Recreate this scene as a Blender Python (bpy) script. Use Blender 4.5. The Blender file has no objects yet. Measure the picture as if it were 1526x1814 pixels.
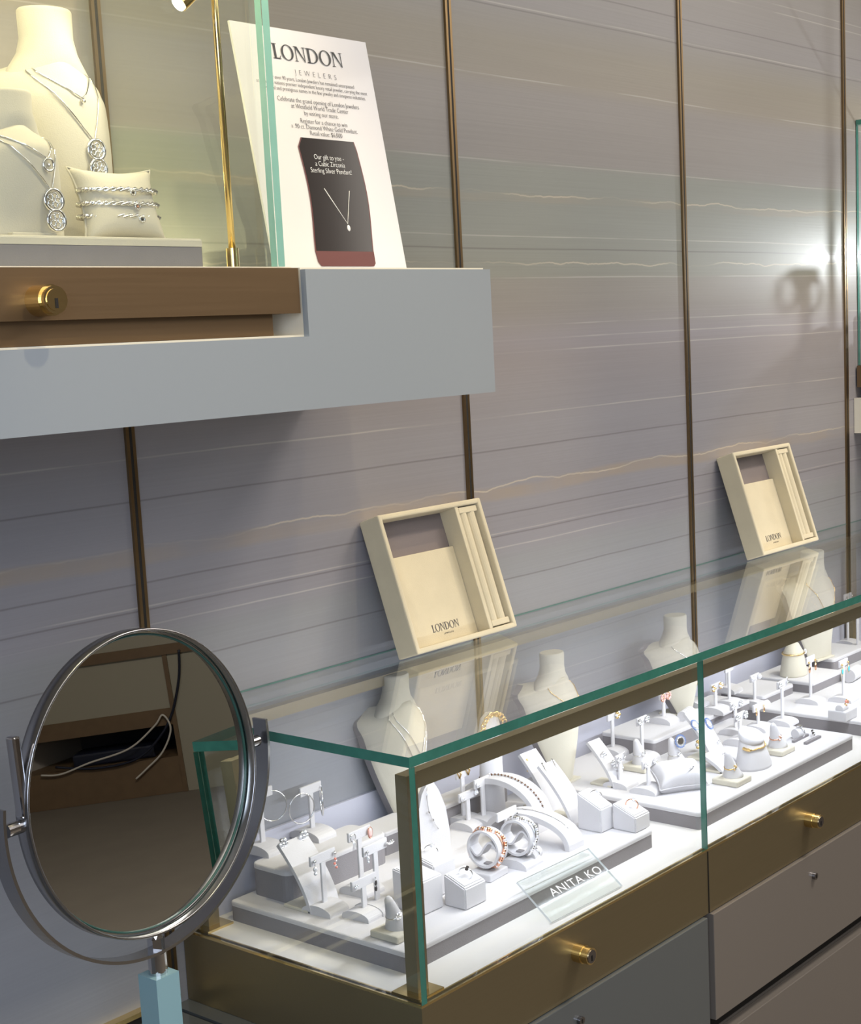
import bpy, bmesh, math, random
from mathutils import Vector, Matrix, Euler
random.seed(7)
S = bpy.context.scene
COL = S.collection
PI = math.pi
R_ = math.radians

# ------------------------------------------------------------------ camera
CP = (0.15039077, -0.88224789, -0.04547459)
FPX, CX, CY = 2714.458, 877.944, 993.611
CAM0 = Vector((0, -1.46, 1.55))
def _rot(a):
    Rx = Matrix.Rotation(a[0], 3, 'X'); Ry = Matrix.Rotation(a[1], 3, 'Y'); Rz = Matrix.Rotation(a[2], 3, 'Z')
    return Rz @ Rx @ Ry
RM = _rot(CP); RT = RM.transposed()
def w2(v): return Vector((v[0], v[2], -v[1]))
def ray(u, v): return w2(RT @ Vector(((u-CX)/FPX, (v-CY)/FPX, 1.0)))
def at(u, v, z):            # point of the horizontal plane z seen there
    d = ray(u, v); return CAM0 + d*((z-CAM0.z)/d.z)
def aty(u, v, y):           # point of the vertical plane y
    d = ray(u, v); return CAM0 + d*((y-CAM0.y)/d.y)
def atx(u, v, x):
    d = ray(u, v); return CAM0 + d*((x-CAM0.x)/d.x)
cam = bpy.data.cameras.new('camera'); co = bpy.data.objects.new('camera', cam); COL.objects.link(co)
rt, dn, fw = (w2(RT @ Vector(e)) for e in ((1,0,0),(0,1,0),(0,0,1)))
mm = Matrix((rt, -dn, -fw)).transposed().to_4x4(); mm.translation = CAM0
co.matrix_world = mm
cam.sensor_fit = 'HORIZONTAL'; cam.sensor_width = 36; cam.lens = FPX*36/1526
cam.shift_x = -(CX-763)/1526; cam.shift_y = (CY-907)/1526; cam.clip_start = .01
S.camera = co

# ------------------------------------------------------------------ light and exposure
S.view_settings.view_transform = 'Standard'; S.view_settings.look = 'None'
S.view_settings.gamma = 1; S.view_settings.use_curve_mapping = False
S.view_settings.exposure = 0.0
try:
    S.cycles.transparent_max_bounces = 32; S.cycles.max_bounces = 10
except Exception: pass
wd = bpy.data.worlds.new('world'); S.world = wd; wd.use_nodes = True
wd.node_tree.nodes['Background'].inputs[0].default_value = (.8, .86, 1, 1)
wd.node_tree.nodes['Background'].inputs[1].default_value = .05
def area(name, loc, target, sx, sy, power, col, spread=PI):
    l = bpy.data.lights.new(name, 'AREA'); l.shape = 'RECTANGLE'; l.size = sx; l.size_y = sy
    l.energy = power; l.color = col; l.spread = spread
    o = bpy.data.objects.new(name, l); COL.objects.link(o); o.location = loc
    o.rotation_euler = (Vector(target)-Vector(loc)).to_track_quat('-Z', 'Y').to_euler(); return o
def spot(name, loc, target, power, col, ang, blend=.5, r=.02):
    l = bpy.data.lights.new(name, 'SPOT'); l.energy = power; l.color = col; l.spot_size = R_(ang)
    l.spot_blend = blend; l.shadow_soft_size = r
    o = bpy.data.objects.new(name, l); COL.objects.link(o); o.location = loc
    o.rotation_euler = (Vector(target)-Vector(loc)).to_track_quat('-Z', 'Y').to_euler(); return o
COOL = (.84, .88, 1.0); WARM = (1.0, .80, .50); NEUT = (1.0, .93, .86)
area('ceiling_glow', (1.4, -2.2, 2.9), (1.4, -.9, 0), 3.0, 1.6, 33, NEUT)
area('aisle_fill', (2.6, -1.25, 2.9), (2.8, -2.2, .3), .8, .5, 46, NEUT)  # added fill that brightens the counter seen in the mirror
area('ceiling_glow_far', (4.2, -1.6, 2.9), (3.2, 0, 1.2), 1.6, 1.6, 30, (1, .92, .82))
area('aisle_fill_left', (-.5, -1.9, 1.75), (.9, -.1, 1.1), 1.3, 1.1, 28, (.72, .82, 1.0))  # added cool fill for the wall below the shelf
spot('ceiling_spot', (1.72, -1.15, 2.86), (1.70, -.10, 1.12), 30, WARM, 30, .8, .05)
spot('ceiling_spot', (2.45, -.62, 2.9), (1.62, -.08, 1.12), 34, WARM, 26, .8, .03)
spot('ceiling_spot', (3.55, -.62, 2.9), (2.72, -.05, 1.15), 34, WARM, 24, .8, .03)
spot('ceiling_spot', (2.95, -1.15, 2.86), (2.76, -.05, 1.15), 30, WARM, 28, .8, .05)
spot('ceiling_spot', (1.06, -.98, 2.9), (1.06, -.20, 1.60), 42, (1,.84,.52), 34, .7, .02)
area('upper_bounce_fill', (.74, -.052, 1.630), (.74, .0, 1.80), .68, .010, 3.6, (1, .88, .52))  # added stand-in for warm light bounced off the deck
area('shelf_bounce_fill', (1.22, -.02, 1.630), (1.25, -.06, 1.80), .20, .010, .18, (1, .88, .55))  # added area light imitating warm bounce from the shelf top
# LED strip of the lower showcase, behind its front brass rail
l = area('showcase_led', (2.06, -.352, 1.062), (2.06, -.13, .84), 1.62, .010, 3.9, COOL, R_(150))
# warm LEDs of the upper showcase
area('upper_showcase_led', (.80, -.285, 2.02), (.85, 0, 1.72), .56, .012, 1.9, (1, .86, .50))
spot('upper_pole_spot_light', (1.015, -.255, 1.868), (.86, -.17, 1.76), .8, (1, .93, .74), 95, .6, .008)
spot('right_pole_spot_light', (3.36, -.25, 1.68), (2.85, -.02, 1.63), 7.5, (.93, .95, 1.0), 130, .6, .0030)

# ------------------------------------------------------------------ materials
def new_mat(n):
    m = bpy.data.materials.new(n); m.use_nodes = True
    return m, m.node_tree, m.node_tree.nodes['Principled BSDF']
def pm(n, col, rough=.5, metal=0, coat=0, bump=0, bscale=400, var=0, vscale=30, sheen=0, spec=.5, emit=None):
    m, t, b = new_mat(n); N, L = t.nodes, t.links
    b.inputs['Base Color'].default_value = (*col, 1); b.inputs['Roughness'].default_value = rough
    b.inputs['Metallic'].default_value = metal; b.inputs['Coat Weight'].default_value = coat
    b.inputs['Coat Roughness'].default_value = .05
    b.inputs['Sheen Weight'].default_value = sheen; b.inputs['Specular IOR Level'].default_value = spec
    if var or bump: tc = N.new('ShaderNodeTexCoord')
    if var:
        nz = N.new('ShaderNodeTexNoise'); nz.inputs['Scale'].default_value = vscale; nz.inputs['Detail'].default_value = 4
        L.new(tc.outputs['Object'], nz.inputs['Vector'])
        mx = N.new('ShaderNodeMixRGB'); mx.inputs[1].default_value = (*[c*(1-var) for c in col], 1)
        mx.inputs[2].default_value = (*[min(1, c*(1+var)) for c in col], 1)
        L.new(nz.outputs['Fac'], mx.inputs[0]); L.new(mx.outputs[0], b.inputs['Base Color'])
    if bump:
        nb = N.new('ShaderNodeTexNoise'); nb.inputs['Scale'].default_value = bscale
        L.new(tc.outputs['Object'], nb.inputs['Vector'])
        bp = N.new('ShaderNodeBump'); bp.inputs['Strength'].default_value = bump; bp.inputs['Distance'].default_value = .001
        L.new(nb.outputs['Fac'], bp.inputs['Height']); L.new(bp.outputs[0], b.inputs['Normal'])
    if emit: b.inputs['Emission Color'].default_value = (*emit[0], 1); b.inputs['Emission Strength'].default_value = emit[1]
    return m
def brushed(n, col, rough=.32):
    m, t, b = new_mat(n); N, L = t.nodes, t.links
    tc = N.new('ShaderNodeTexCoord'); mp = N.new('ShaderNodeMapping'); mp.inputs['Scale'].default_value = (6, 400, 400)
    nz = N.new('ShaderNodeTexNoise'); nz.inputs['Scale'].default_value = 1.0; nz.inputs['Detail'].default_value = 3
    L.new(tc.outputs['Object'], mp.inputs[0]); L.new(mp.outputs[0], nz.inputs['Vector'])
    mr = N.new('ShaderNodeMapRange'); mr.inputs[3].default_value = rough-.06; mr.inputs[4].default_value = rough+.1
    L.new(nz.outputs['Fac'], mr.inputs[0]); L.new(mr.outputs[0], b.inputs['Roughness'])
    b.inputs['Base Color'].default_value = (*col, 1); b.inputs['Metallic'].default_value = .78
    return m
def glass_mat():
    m = bpy.data.materials.new('clear_glass'); m.use_nodes = True; t = m.node_tree; t.nodes.clear(); N, L = t.nodes, t.links
    out = N.new('ShaderNodeOutputMaterial'); mx = N.new('ShaderNodeMixShader'); tr = N.new('ShaderNodeBsdfTransparent')
    gl = N.new('ShaderNodeBsdfGlossy'); gl.inputs['Roughness'].default_value = 0.0
    gl.inputs['Color'].default_value = (1, 1, 1, 1)
    tr.inputs['Color'].default_value = (.975, .99, .982, 1)
    fr = N.new('ShaderNodeFresnel'); ge = N.new('ShaderNodeNewGeometry'); mr = N.new('ShaderNodeMapRange')
    mr.inputs[3].default_value = 1.5; mr.inputs[4].default_value = 1/1.5
    L.new(ge.outputs['Backfacing'], mr.inputs[0]); L.new(mr.outputs[0], fr.inputs['IOR'])
    L.new(fr.outputs[0], mx.inputs[0]); L.new(tr.outputs[0], mx.inputs[1]); L.new(gl.outputs[0], mx.inputs[2]); L.new(mx.outputs[0], out.inputs[0])
    return m
GLASS = glass_mat()
EDGE = pm('green_glass_edge', (.045, .20, .15), .18, spec=.8, var=.25, vscale=60)
EDGE_L = pm('pale_glass_edge', (.30, .58, .47), .2, spec=.8, var=.1, vscale=40)
BRASS = brushed('brushed_brass', (.29, .235, .135), .42)
BRASSD = brushed('dark_bronze_brass', (.22, .145, .078), .45)
BRASSP = pm('polished_brass', (.80, .62, .30), .18, metal=1)
TRIMG = pm('trim_brass', (.24, .165, .085), .38, metal=1)
BLACK = pm('gap_black', (.01, .008, .006), .7)
CHROME = pm('chrome', (.62, .62, .64), .09, metal=1)
STEEL = pm('satin_steel', (.42, .42, .43), .24, metal=1)
CHROMED = pm('dark_chrome', (.30, .29, .30), .25, metal=1)
MIRROR = pm('mirror_glass', (.80, .82, .79), .003, metal=1)
SUEDE = pm('cream_suede', (.62, .55, .385), .95, sheen=.2, bump=.3, bscale=900, var=.10, vscale=22)
SUEDE_D = pm('taupe_suede', (.20, .17, .165), .95, sheen=.1, bump=.3, bscale=900)
DISP = pm('pale_display_suede', (.60, .585, .60), .95, sheen=.15, bump=.25, bscale=900, var=.03, vscale=60)
DISPC = pm('cream_display_suede', (.60, .56, .46), .95, sheen=.15, bump=.25, bscale=900, var=.03, vscale=60)
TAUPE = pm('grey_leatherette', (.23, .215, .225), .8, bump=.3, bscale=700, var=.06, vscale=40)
DECK = pm('showcase_deck', (.70, .68, .66), .6, var=.06, vscale=9)
LACQ = pm('white_lacquer', (.36, .39, .41), .12, coat=.6)
LACQ_LIT = pm('white_lacquer_warm_lit', (.82, .76, .62), .25)  # cream tint puts the warm light into the lacquer colour
CABG = pm('grey_lacquer', (.115, .125, .125), .16, coat=.5)
CABW = pm('warm_lacquer', (.20, .175, .15), .22, coat=.3)
SILVER = pm('silver', (.85, .85, .86), .15, metal=1)
GOLD = pm('gold', (.95, .68, .30), .18, metal=1)
ROSE = pm('rose_gold', (.90, .50, .34), .2, metal=1)
GEM = pm('clear_stone', (.95, .96, 1), .08, metal=.6)
BLUE = pm('blue_stone', (.16, .26, .55), .12, metal=.3)
TURQ = pm('turquoise_stone', (.10, .55, .70), .2)
CORAL = pm('coral_stone', (.80, .27, .20), .35)
PINK = pm('pink_stone', (.85, .52, .48), .3)
DARKST = pm('dark_stone', (.03, .025, .025), .12)
BROWNST = pm('brown_stone', (.16, .09, .06), .2)
PAPER = pm('poster_white', (.80, .77, .76), .25, coat=.4)
INK = pm('black_ink', (.02, .02, .02), .5)
INKG = pm('grey_ink', (.10, .09, .09), .5)
WHITE = pm('white_print', (.85, .85, .85), .4)
MAROON = pm('maroon_leather', (.13, .03, .025), .35)
TEAL = pm('pale_teal_paint', (.28, .46, .50), .3)
TEALD = pm('dark_teal_side', (.05, .08, .08), .3)
TAN = pm('tan_panel', (.33, .30, .23), .5)
BROWN = pm('brown_wood_band', (.15, .095, .05), .5, var=.2, vscale=20)
CARPET = pm('brown_carpet', (.175, .15, .12), .95, bump=.6, bscale=300, var=.12, vscale=6)
NAVY = pm('dark_navy_plastic', (.012, .015, .03), .35)
CABLEW = pm('pale_cable', (.6, .56, .5), .4)
CEIL = pm('ceiling_paint', (.55, .52, .48), .9)
PLASTER = pm('room_plaster', (.36, .32, .28), .85)

def wall_mat():
    m, t, b = new_mat('strata_wallcovering'); N, L = t.nodes, t.links
    tc = N.new('ShaderNodeTexCoord'); sp = N.new('ShaderNodeSeparateXYZ'); L.new(tc.outputs['Object'], sp.inputs[0])
    def math_(op, a, bb=None, c=None):
        n = N.new('ShaderNodeMath'); n.operation = op
        for i, q in enumerate((a, bb, c)):
            if q is None: continue
            if isinstance(q, (int, float)): n.inputs[i].default_value = q
            else: L.new(q, n.inputs[i])
        return n.outputs[0]
    def noise(sx, sz, sc=1, det=3, off=0):
        mp = N.new('ShaderNodeMapping'); mp.inputs['Scale'].default_value = (sx, 1, sz); mp.inputs['Location'].default_value = (off, off*.7, off*.3)
        L.new(tc.outputs['Object'], mp.inputs[0]); nz = N.new('ShaderNodeTexNoise'); nz.inputs['Scale'].default_value = sc
        nz.inputs['Detail'].default_value = det; L.new(mp.outputs[0], nz.inputs['Vector']); return nz.outputs['Fac']
    z = sp.outputs['Z']
    zw = math_('ADD', z, math_('MULTIPLY', math_('SUBTRACT', noise(3, 3, 1, 6), .5), .006))
    zj = math_('ADD', z, math_('MULTIPLY', math_('SUBTRACT', noise(9, 2, 1, 8, 3.1), .5), .030))
    zs = math_('ADD', z, math_('MULTIPLY', math_('SUBTRACT', noise(4, 2, 1, 6, 7.7), .5), .030))
    cr = N.new('ShaderNodeValToRGB'); e = cr.color_ramp
    bands = [(.70, (0.266,0.268,0.287)), (1.02, (0.259,0.264,0.287)), (1.20, (0.266,0.268,0.275)), (1.222, (0.274,0.264,0.283)), (1.40, (0.274,0.264,0.279)),
             (1.50, (0.274,0.252,0.256)), (1.53, (0.285,0.264,0.275)), (1.575, (0.270,0.249,0.229)), (1.622, (0.266,0.249,0.221)), (1.628, (0.255,0.256,0.221)),
             (1.70, (0.255,0.264,0.236)), (1.793, (0.252,0.260,0.232)), (1.80, (0.274,0.256,0.240)), (1.90, (0.277,0.256,0.240)), (1.922, (0.285,0.256,0.213)), (1.97, (0.274,0.249,0.205)),
             (2.015, (0.270,0.256,0.240)), (2.03, (0.274,0.260,0.256)), (2.11, (0.281,0.264,0.252)), (2.14, (0.274,0.256,0.209))]
    e.elements[0].position = 0; e.elements[0].color = (*bands[0][1], 1)
    e.elements[1].position = 1; e.elements[1].color = (*bands[-1][1], 1)
    for zz, c in bands[1:-1]:
        el = e.elements.new((zz-.7)/1.7); el.color = (*c, 1)
    mr = N.new('ShaderNodeMapRange'); mr.inputs[1].default_value = .7; mr.inputs[2].default_value = 2.4
    L.new(zw, mr.inputs[0]); L.new(mr.outputs[0], cr.inputs[0])
    cur = cr.outputs[0]
    def mix(fac, col, mode='MIX'):
        nonlocal cur
        x = N.new('ShaderNodeMixRGB'); x.blend_type = mode
        if isinstance(fac, (int, float)): x.inputs[0].default_value = fac
        else: L.new(fac, x.inputs[0])
        L.new(cur, x.inputs[1])
        if isinstance(col, tuple): x.inputs[2].default_value = (*col, 1)
        else: L.new(col, x.inputs[2])
        cur = x.outputs[0]
    # fine horizontal weave and soft clouds
    f1 = noise(2.5, 330, 1, 4, 1.3); f2 = noise(1.2, 14, 1, 4, 4.2)
    mixg = N.new('ShaderNodeMapRange'); mixg.inputs[3].default_value = .92; mixg.inputs[4].default_value = 1.07; L.new(f1, mixg.inputs[0])
    mixh = N.new('ShaderNodeMapRange'); mixh.inputs[3].default_value = .93; mixh.inputs[4].default_value = 1.07; L.new(f2, mixh.inputs[0])
    pr = math_('MULTIPLY', mixg.outputs[0], mixh.outputs[0])
    cb = N.new('ShaderNodeCombineXYZ'); [L.new(pr, cb.inputs[i]) for i in range(3)]
    mix(1.0, cb.outputs[0], 'MULTIPLY')
    def pulse(src, z0, w):      # soft line
        d = math_('ABSOLUTE', math_('SUBTRACT', src, z0)); return math_('MAXIMUM', math_('SUBTRACT', 1, math_('DIVIDE', d, w)), 0)
    # orange stained bands below the torn lines
    pn = math_('MINIMUM', math_('MAXIMUM', math_('MULTIPLY', math_('SUBTRACT', noise(5, 6, 1, 4, 2.2), .30), 3.2), .1), 1)
    for zz, th, amt in ((1.304, .0125, .55), (1.743, .008, .32)):
        mix(math_('MULTIPLY', math_('MULTIPLY', math_('MINIMUM', math_('MULTIPLY', pulse(zs, zz, th), 2.0), 1), pn), amt), (.36, .28, .19))
    br = noise(4, 10, 1, 3, 9.0)
    brf = math_('MINIMUM', math_('MAXIMUM', math_('MULTIPLY', math_('SUBTRACT', br, .38), 5), .12), 1)
    for zz in (1.2205, 1.2432, 1.418, 1.5125, 1.5316, 1.553, 1.625, 1.6867, 1.7965, 1.9186, 2.0223, 2.1262, 2.1116):
        mix(math_('MULTIPLY', math_('MULTIPLY', pulse(zw, zz, .0015), brf), .6), (.53, .49, .45))
    for zz in (1.314, 1.7502, 1.6472):
        mix(math_('MULTIPLY', math_('MULTIPLY', pulse(zj, zz, .0017), brf), .75), (.58, .50, .38))
    for zz in (1.3685, 1.2715, 1.6681, 2.0604, 2.0180, 1.2390, 1.17):
        mix(math_('MULTIPLY', pulse(zw, zz, .0018), .55), (.10, .085, .09))
    L.new(cur, b.inputs['Base Color'])
    b.inputs['Roughness'].default_value = .42; b.inputs['Coat Weight'].default_value = .05; b.inputs['Coat Roughness'].default_value = .12
    bp = N.new('ShaderNodeBump'); bp.inputs['Strength'].default_value = .12; bp.inputs['Distance'].default_value = .001
    L.new(f1, bp.inputs['Height']); L.new(bp.outputs[0], b.inputs['Normal'])
    return m
WALLM = wall_mat()

# ------------------------------------------------------------------ mesh tools
class MB:
    def __init__(s): s.bm = bmesh.new(); s.mi = 0
    def _m(s, verts, M, mi):
        if M is not None: bmesh.ops.transform(s.bm, matrix=M, verts=verts)
        fs = set(f for v in verts for f in v.link_faces)
        for f in fs: f.material_index = mi
    def box(s, c, d, rot=None, bev=0, mi=0, seg=2):
        r = bmesh.ops.create_cube(s.bm, size=1); vs = r['verts']
        bmesh.ops.scale(s.bm, vec=d, verts=vs)
        if bev:
            es = list(set(e for v in vs for e in v.link_edges))
            q = bmesh.ops.bevel(s.bm, geom=es, offset=bev, segments=seg, affect='EDGES', profile=.5)
            vs = list(set(v for f in q['faces'] for v in f.verts) | set(v for v in vs if v.is_valid))
        M = Matrix.Translation(c)
        if rot is not None: M = M @ (rot if isinstance(rot, Matrix) else Euler(rot).to_matrix()).to_4x4()
        s._m(vs, M, mi); return s
    def cyl(s, c, r, h, axis='Z', r2=None, seg=32, mi=0, M=None, sx=1, sy=1):
        q = bmesh.ops.create_cone(s.bm, cap_ends=True, segments=seg, radius1=r, radius2=r if r2 is None else r2, depth=h)
        T = Matrix.Translation(c)
        if axis == 'X': T = T @ Matrix.Rotation(PI/2, 4, 'Y')
        if axis == 'Y': T = T @ Matrix.Rotation(-PI/2, 4, 'X')
        if M is not None: T = T @ M
        T = T @ Matrix.Diagonal((sx, sy, 1, 1))
        s._m(q['verts'], T, mi); return s
    def ball(s, c, r, mi=0, sc=(1,1,1), sub=2):
        q = bmesh.ops.create_icosphere(s.bm, subdivisions=sub, radius=r)
        s._m(q['verts'], Matrix.Translation(c) @ Matrix.Diagonal((*sc, 1)), mi); return s
    def prism(s, pts, a, b, axis='X', mi=0):       # outline extruded between a and b along an axis
        def P(p, t):
            return {'X': (t, p[0], p[1]), 'Y': (p[0], t, p[1]), 'Z': (p[0], p[1], t)}[axis]
        A = [s.bm.verts.new(P(p, a)) for p in pts]; B = [s.bm.verts.new(P(p, b)) for p in pts]
        fs = [s.bm.faces.new(A), s.bm.faces.new(B[::-1])]
        n = len(pts)
        for i in range(n): fs.append(s.bm.faces.new((A[i], B[i], B[(i+1) % n], A[(i+1) % n])))
        for f in fs: f.material_index = mi
        bmesh.ops.recalc_face_normals(s.bm, faces=fs); return s
    def band(s, pts, w, th, mi=0, axis='X', c=0):  # strip of thickness th following pts in the plane across axis
        n = len(pts); out = []
        for i in range(n):
            a = Vector(pts[max(i-1, 0)]); b = Vector(pts[min(i+1, n-1)]); t = (b-a).normalized(); nn = Vector((-t.y, t.x))
            out.append((Vector(pts[i])+nn*th/2, Vector(pts[i])-nn*th/2))
        poly = [tuple(o[0]) for o in out]+[tuple(o[1]) for o in reversed(out)]
        # quads rather than one ngon, so that curves cap cleanly
        def P(p, t): return {'X': (t, p[0], p[1]), 'Y': (p[0], t, p[1]), 'Z': (p[0], p[1], t)}[axis]
        rows = []
        for o in out: rows.append([s.bm.verts.new(P(o[0], c-w/2)), s.bm.verts.new(P(o[0], c+w/2)), s.bm.verts.new(P(o[1], c+w/2)), s.bm.verts.new(P(o[1], c-w/2))])
        fs = []
        for i in range(n-1):
            for k in range(4): fs.append(s.bm.faces.new((rows[i][k], rows[i][(k+1) % 4], rows[i+1][(k+1) % 4], rows[i+1][k])))
        fs += [s.bm.faces.new(rows[0]), s.bm.faces.new(rows[-1][::-1])]
        for f in fs: f.material_index = mi; f.smooth = False
        bmesh.ops.recalc_face_normals(s.bm, faces=fs); return s
    def tube(s, pts, r, mi=0, seg=8, closed=False, rad=None):
        pts = [Vector(p) for p in pts]; n = len(pts); rings = []; up = None
        for i in range(n):
            if closed: t = (pts[(i+1) % n]-pts[i-1]).normalized()
            else: t = (pts[min(i+1, n-1)]-pts[max(i-1, 0)]).normalized()
            if up is None: up = t.orthogonal().normalized()
            up = (up - t*up.dot(t)); up = up.normalized() if up.length > 1e-6 else t.orthogonal().normalized()
            sd = t.cross(up); rr = rad[i] if rad else r
            rings.append([s.bm.verts.new(pts[i]+(up*math.cos(2*PI*k/seg)+sd*math.sin(2*PI*k/seg))*rr) for k in range(seg)])
        for i in range(n if closed else n-1):
            a, b = rings[i], rings[(i+1) % n]
            for k in range(seg):
                f = s.bm.faces.new((a[k], a[(k+1) % seg], b[(k+1) % seg], b[k])); f.smooth = True; f.material_index = mi
        if not closed:
            for q in (rings[0][::-1], rings[-1]): f = s.bm.faces.new(q); f.material_index = mi
        return s
    def lathe(s, prof, c=(0,0,0), seg=32, mi=0, sy=1, M=None):   # profile of (radius, z)
        rings = []; vs = []
        for r, z in prof:
            rg = [s.bm.verts.new((r*math.cos(2*PI*k/seg), r*math.sin(2*PI*k/seg)*sy, z)) for k in range(seg)]; rings.append(rg); vs += rg
        for a, b in zip(rings, rings[1:]):
            for k in range(seg): f = s.bm.faces.new((a[k], a[(k+1) % seg], b[(k+1) % seg], b[k])); f.smooth = True; f.material_index = mi
        for q in (rings[0][::-1], rings[-1]): f = s.bm.faces.new(q); f.material_index = mi
        T = Matrix.Translation(c)
        if M is not None: T = T @ M
        bmesh.ops.transform(s.bm, matrix=T, verts=vs); return s
    def torus(s, c, R, r, M=None, mi=0, n=28, seg=8, sx=1, sy=1):
        M = M or Matrix.Identity(4)
        return s.tube([Vector(c)+(M @ Vector((R*sx*math.cos(2*PI*k/n), R*sy*math.sin(2*PI*k/n), 0))) for k in range(n)], r, mi, seg, True)
    def build(s, name, mat, parent=None, loc=None, rot=None, smooth=False, label=None):
        me = bpy.data.meshes.new(name); s.bm.normal_update()
        s.bm.to_mesh(me); s.bm.free()
        for m in (mat if isinstance(mat, (list, tuple)) else [mat]): me.materials.append(m)
        if smooth:
            for p in me.polygons: p.use_smooth = True
        o = bpy.data.objects.new(name, me); COL.objects.link(o)
        if parent: o.parent = parent
        if loc is not None: o.location = loc
        if rot is not None: o.rotation_euler = rot
        if label: o['label'] = label
        return o
def tag(o, label, cat, group=None):
    o['label'] = label; o['category'] = cat
    if group: o['group'] = group
    return o
def thing(name, loc, label, cat, rz=0, group=None, rot=None):
    o = bpy.data.objects.new(name, None); COL.objects.link(o); o.empty_display_size = .02
    o.location = loc; o.rotation_euler = rot or (0, 0, rz); return tag(o, label, cat, group)
def struct(o): o['kind'] = 'structure'; return o
def copy_tree(o, loc=None, label=None, rz=None, parent=None):
    c = o.copy(); COL.objects.link(c)
    if parent: c.parent = parent
    if loc is not None: c.location = loc
    if label: c['label'] = label
    if rz is not None: c.rotation_euler = (0, 0, rz)
    for ch in list(o.children): copy_tree(ch, parent=c)
    return c
def box_obj(name, lo, hi, mat, parent=None, bev=0, label=None):
    lo = Vector(lo); hi = Vector(hi)
    return MB().box((lo+hi)/2, hi-lo, bev=bev).build(name, mat, parent, label=label)
def pane(name, lo, hi, parent, edge=None, label=None, show='xyz'):
    """a glass slab: clear on its two large faces, green on the cut edges named in show (lower case both ends, - or + one end)"""
    lo = Vector(lo); hi = Vector(hi); d = hi-lo; k = min(range(3), key=lambda i: d[i])
    m = MB().box((lo+hi)/2, d); m.bm.normal_update()
    for f in m.bm.faces:
        a = max(range(3), key=lambda i: abs(f.normal[i])); nm = 'xyz'[a]; s_ = nm.upper() if f.normal[a] > 0 else nm
        vis = (nm in show and show == 'xyz') or (s_ in show.split(',')) or (nm*2 in show.split(','))
        f.material_index = 1 if (a != k and vis) else 0
    return m.build(name, [GLASS, edge or EDGE], parent, label=label)

# ------------------------------------------------------------------ lettering
FONT_SX = .93
def text_obj(txt, size, mat, parent, loc, rot=(0,0,0), name='lettering', align='CENTER', sx=1, ext=.0001, spacing=1, off=0):
    cu = bpy.data.curves.new(name, 'FONT'); cu.body = txt; cu.size = size; cu.align_x = align; cu.extrude = ext; cu.space_character = spacing; cu.offset = off
    cu.resolution_u = 3
    to = bpy.data.objects.new('tmp', cu); COL.objects.link(to)
    dg = bpy.context.evaluated_depsgraph_get(); dg.update()
    me = bpy.data.meshes.new_from_object(to.evaluated_get(dg)); bpy.data.objects.remove(to); me.name = name
    me.materials.clear(); me.materials.append(mat)
    o = bpy.data.objects.new(name, me); COL.objects.link(o); o.parent = parent; o.location = loc; o.rotation_euler = rot; o.scale = (sx, 1, 1)
    return o
def serif_london(h, mat, parent, loc, rot=(0,0,0), name='lettering'):
    """LONDON in thick-and-thin roman capitals; x right, y up, centred"""
    m = MB(); th, tn, sr = .15, .05, .035
    def q(pts): m.prism([(a*h, b*h) for a, b in pts], 0, .0002, 'Z')
    def rect(x0, y0, x1, y1): q([(x0,y0),(x1,y0),(x1,y1),(x0,y1)])
    def ring(cx, rx, ry, tx, ty, half=False):
        n = 40; a0, a1 = (-PI/2, PI/2) if half else (0, 2*PI); k = n if not half else n//2
        o = []; i = []
        for j in range(k+1):
            a = a0+(a1-a0)*j/k; o.append(((cx+rx*math.cos(a))*h, (.5+ry*math.sin(a))*h)); i.append(((cx+(rx-tx)*math.cos(a))*h, (.5+(ry-ty)*math.sin(a))*h))
        vo = [m.bm.verts.new((*p, .0002)) for p in o]; vi = [m.bm.verts.new((*p, .0002)) for p in i]
        for j in range(k): m.bm.faces.new((vo[j], vo[j+1], vi[j+1], vi[j]))
    x = 0
    for ch in 'LONDON':
        if ch == 'L':
            rect(x+.1, 0, x+.1+th, 1); rect(x, 0, x+.58, sr); rect(x, 1-sr, x+.35, 1); q([(x+.1,sr),(x+.5,sr),(x+.58,.22),(x+.54,.22),(x+.45,.06),(x+.1,.06)]); x += .62
        elif ch == 'O':
            ring(x+.48, .46, .53, .15, .05); x += 1.0
        elif ch == 'N':
            rect(x+.1, 0, x+.1+tn, 1); rect(x+.72, 0, x+.72+tn, 1); q([(x+.1,1),(x+.1+th*1.1,1),(x+.77,0),(x+.77-tn*.6,0)]); rect(x, 0, x+.25, sr); rect(x, 1-sr, x+.2, 1); rect(x+.62, 1-sr, x+.87, 1); x += .92
        elif ch == 'D':
            rect(x+.1, 0, x+.1+th, 1); rect(x, 0, x+.4, tn); rect(x, 1-tn, x+.4, 1); ring(x+.38, .5, .5, .15, .05, True); x += .95
    bmesh.ops.translate(m.bm, vec=(-x*h/2, 0, 0), verts=m.bm.verts)
    return m.build(name, mat, parent, loc, rot)

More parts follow.
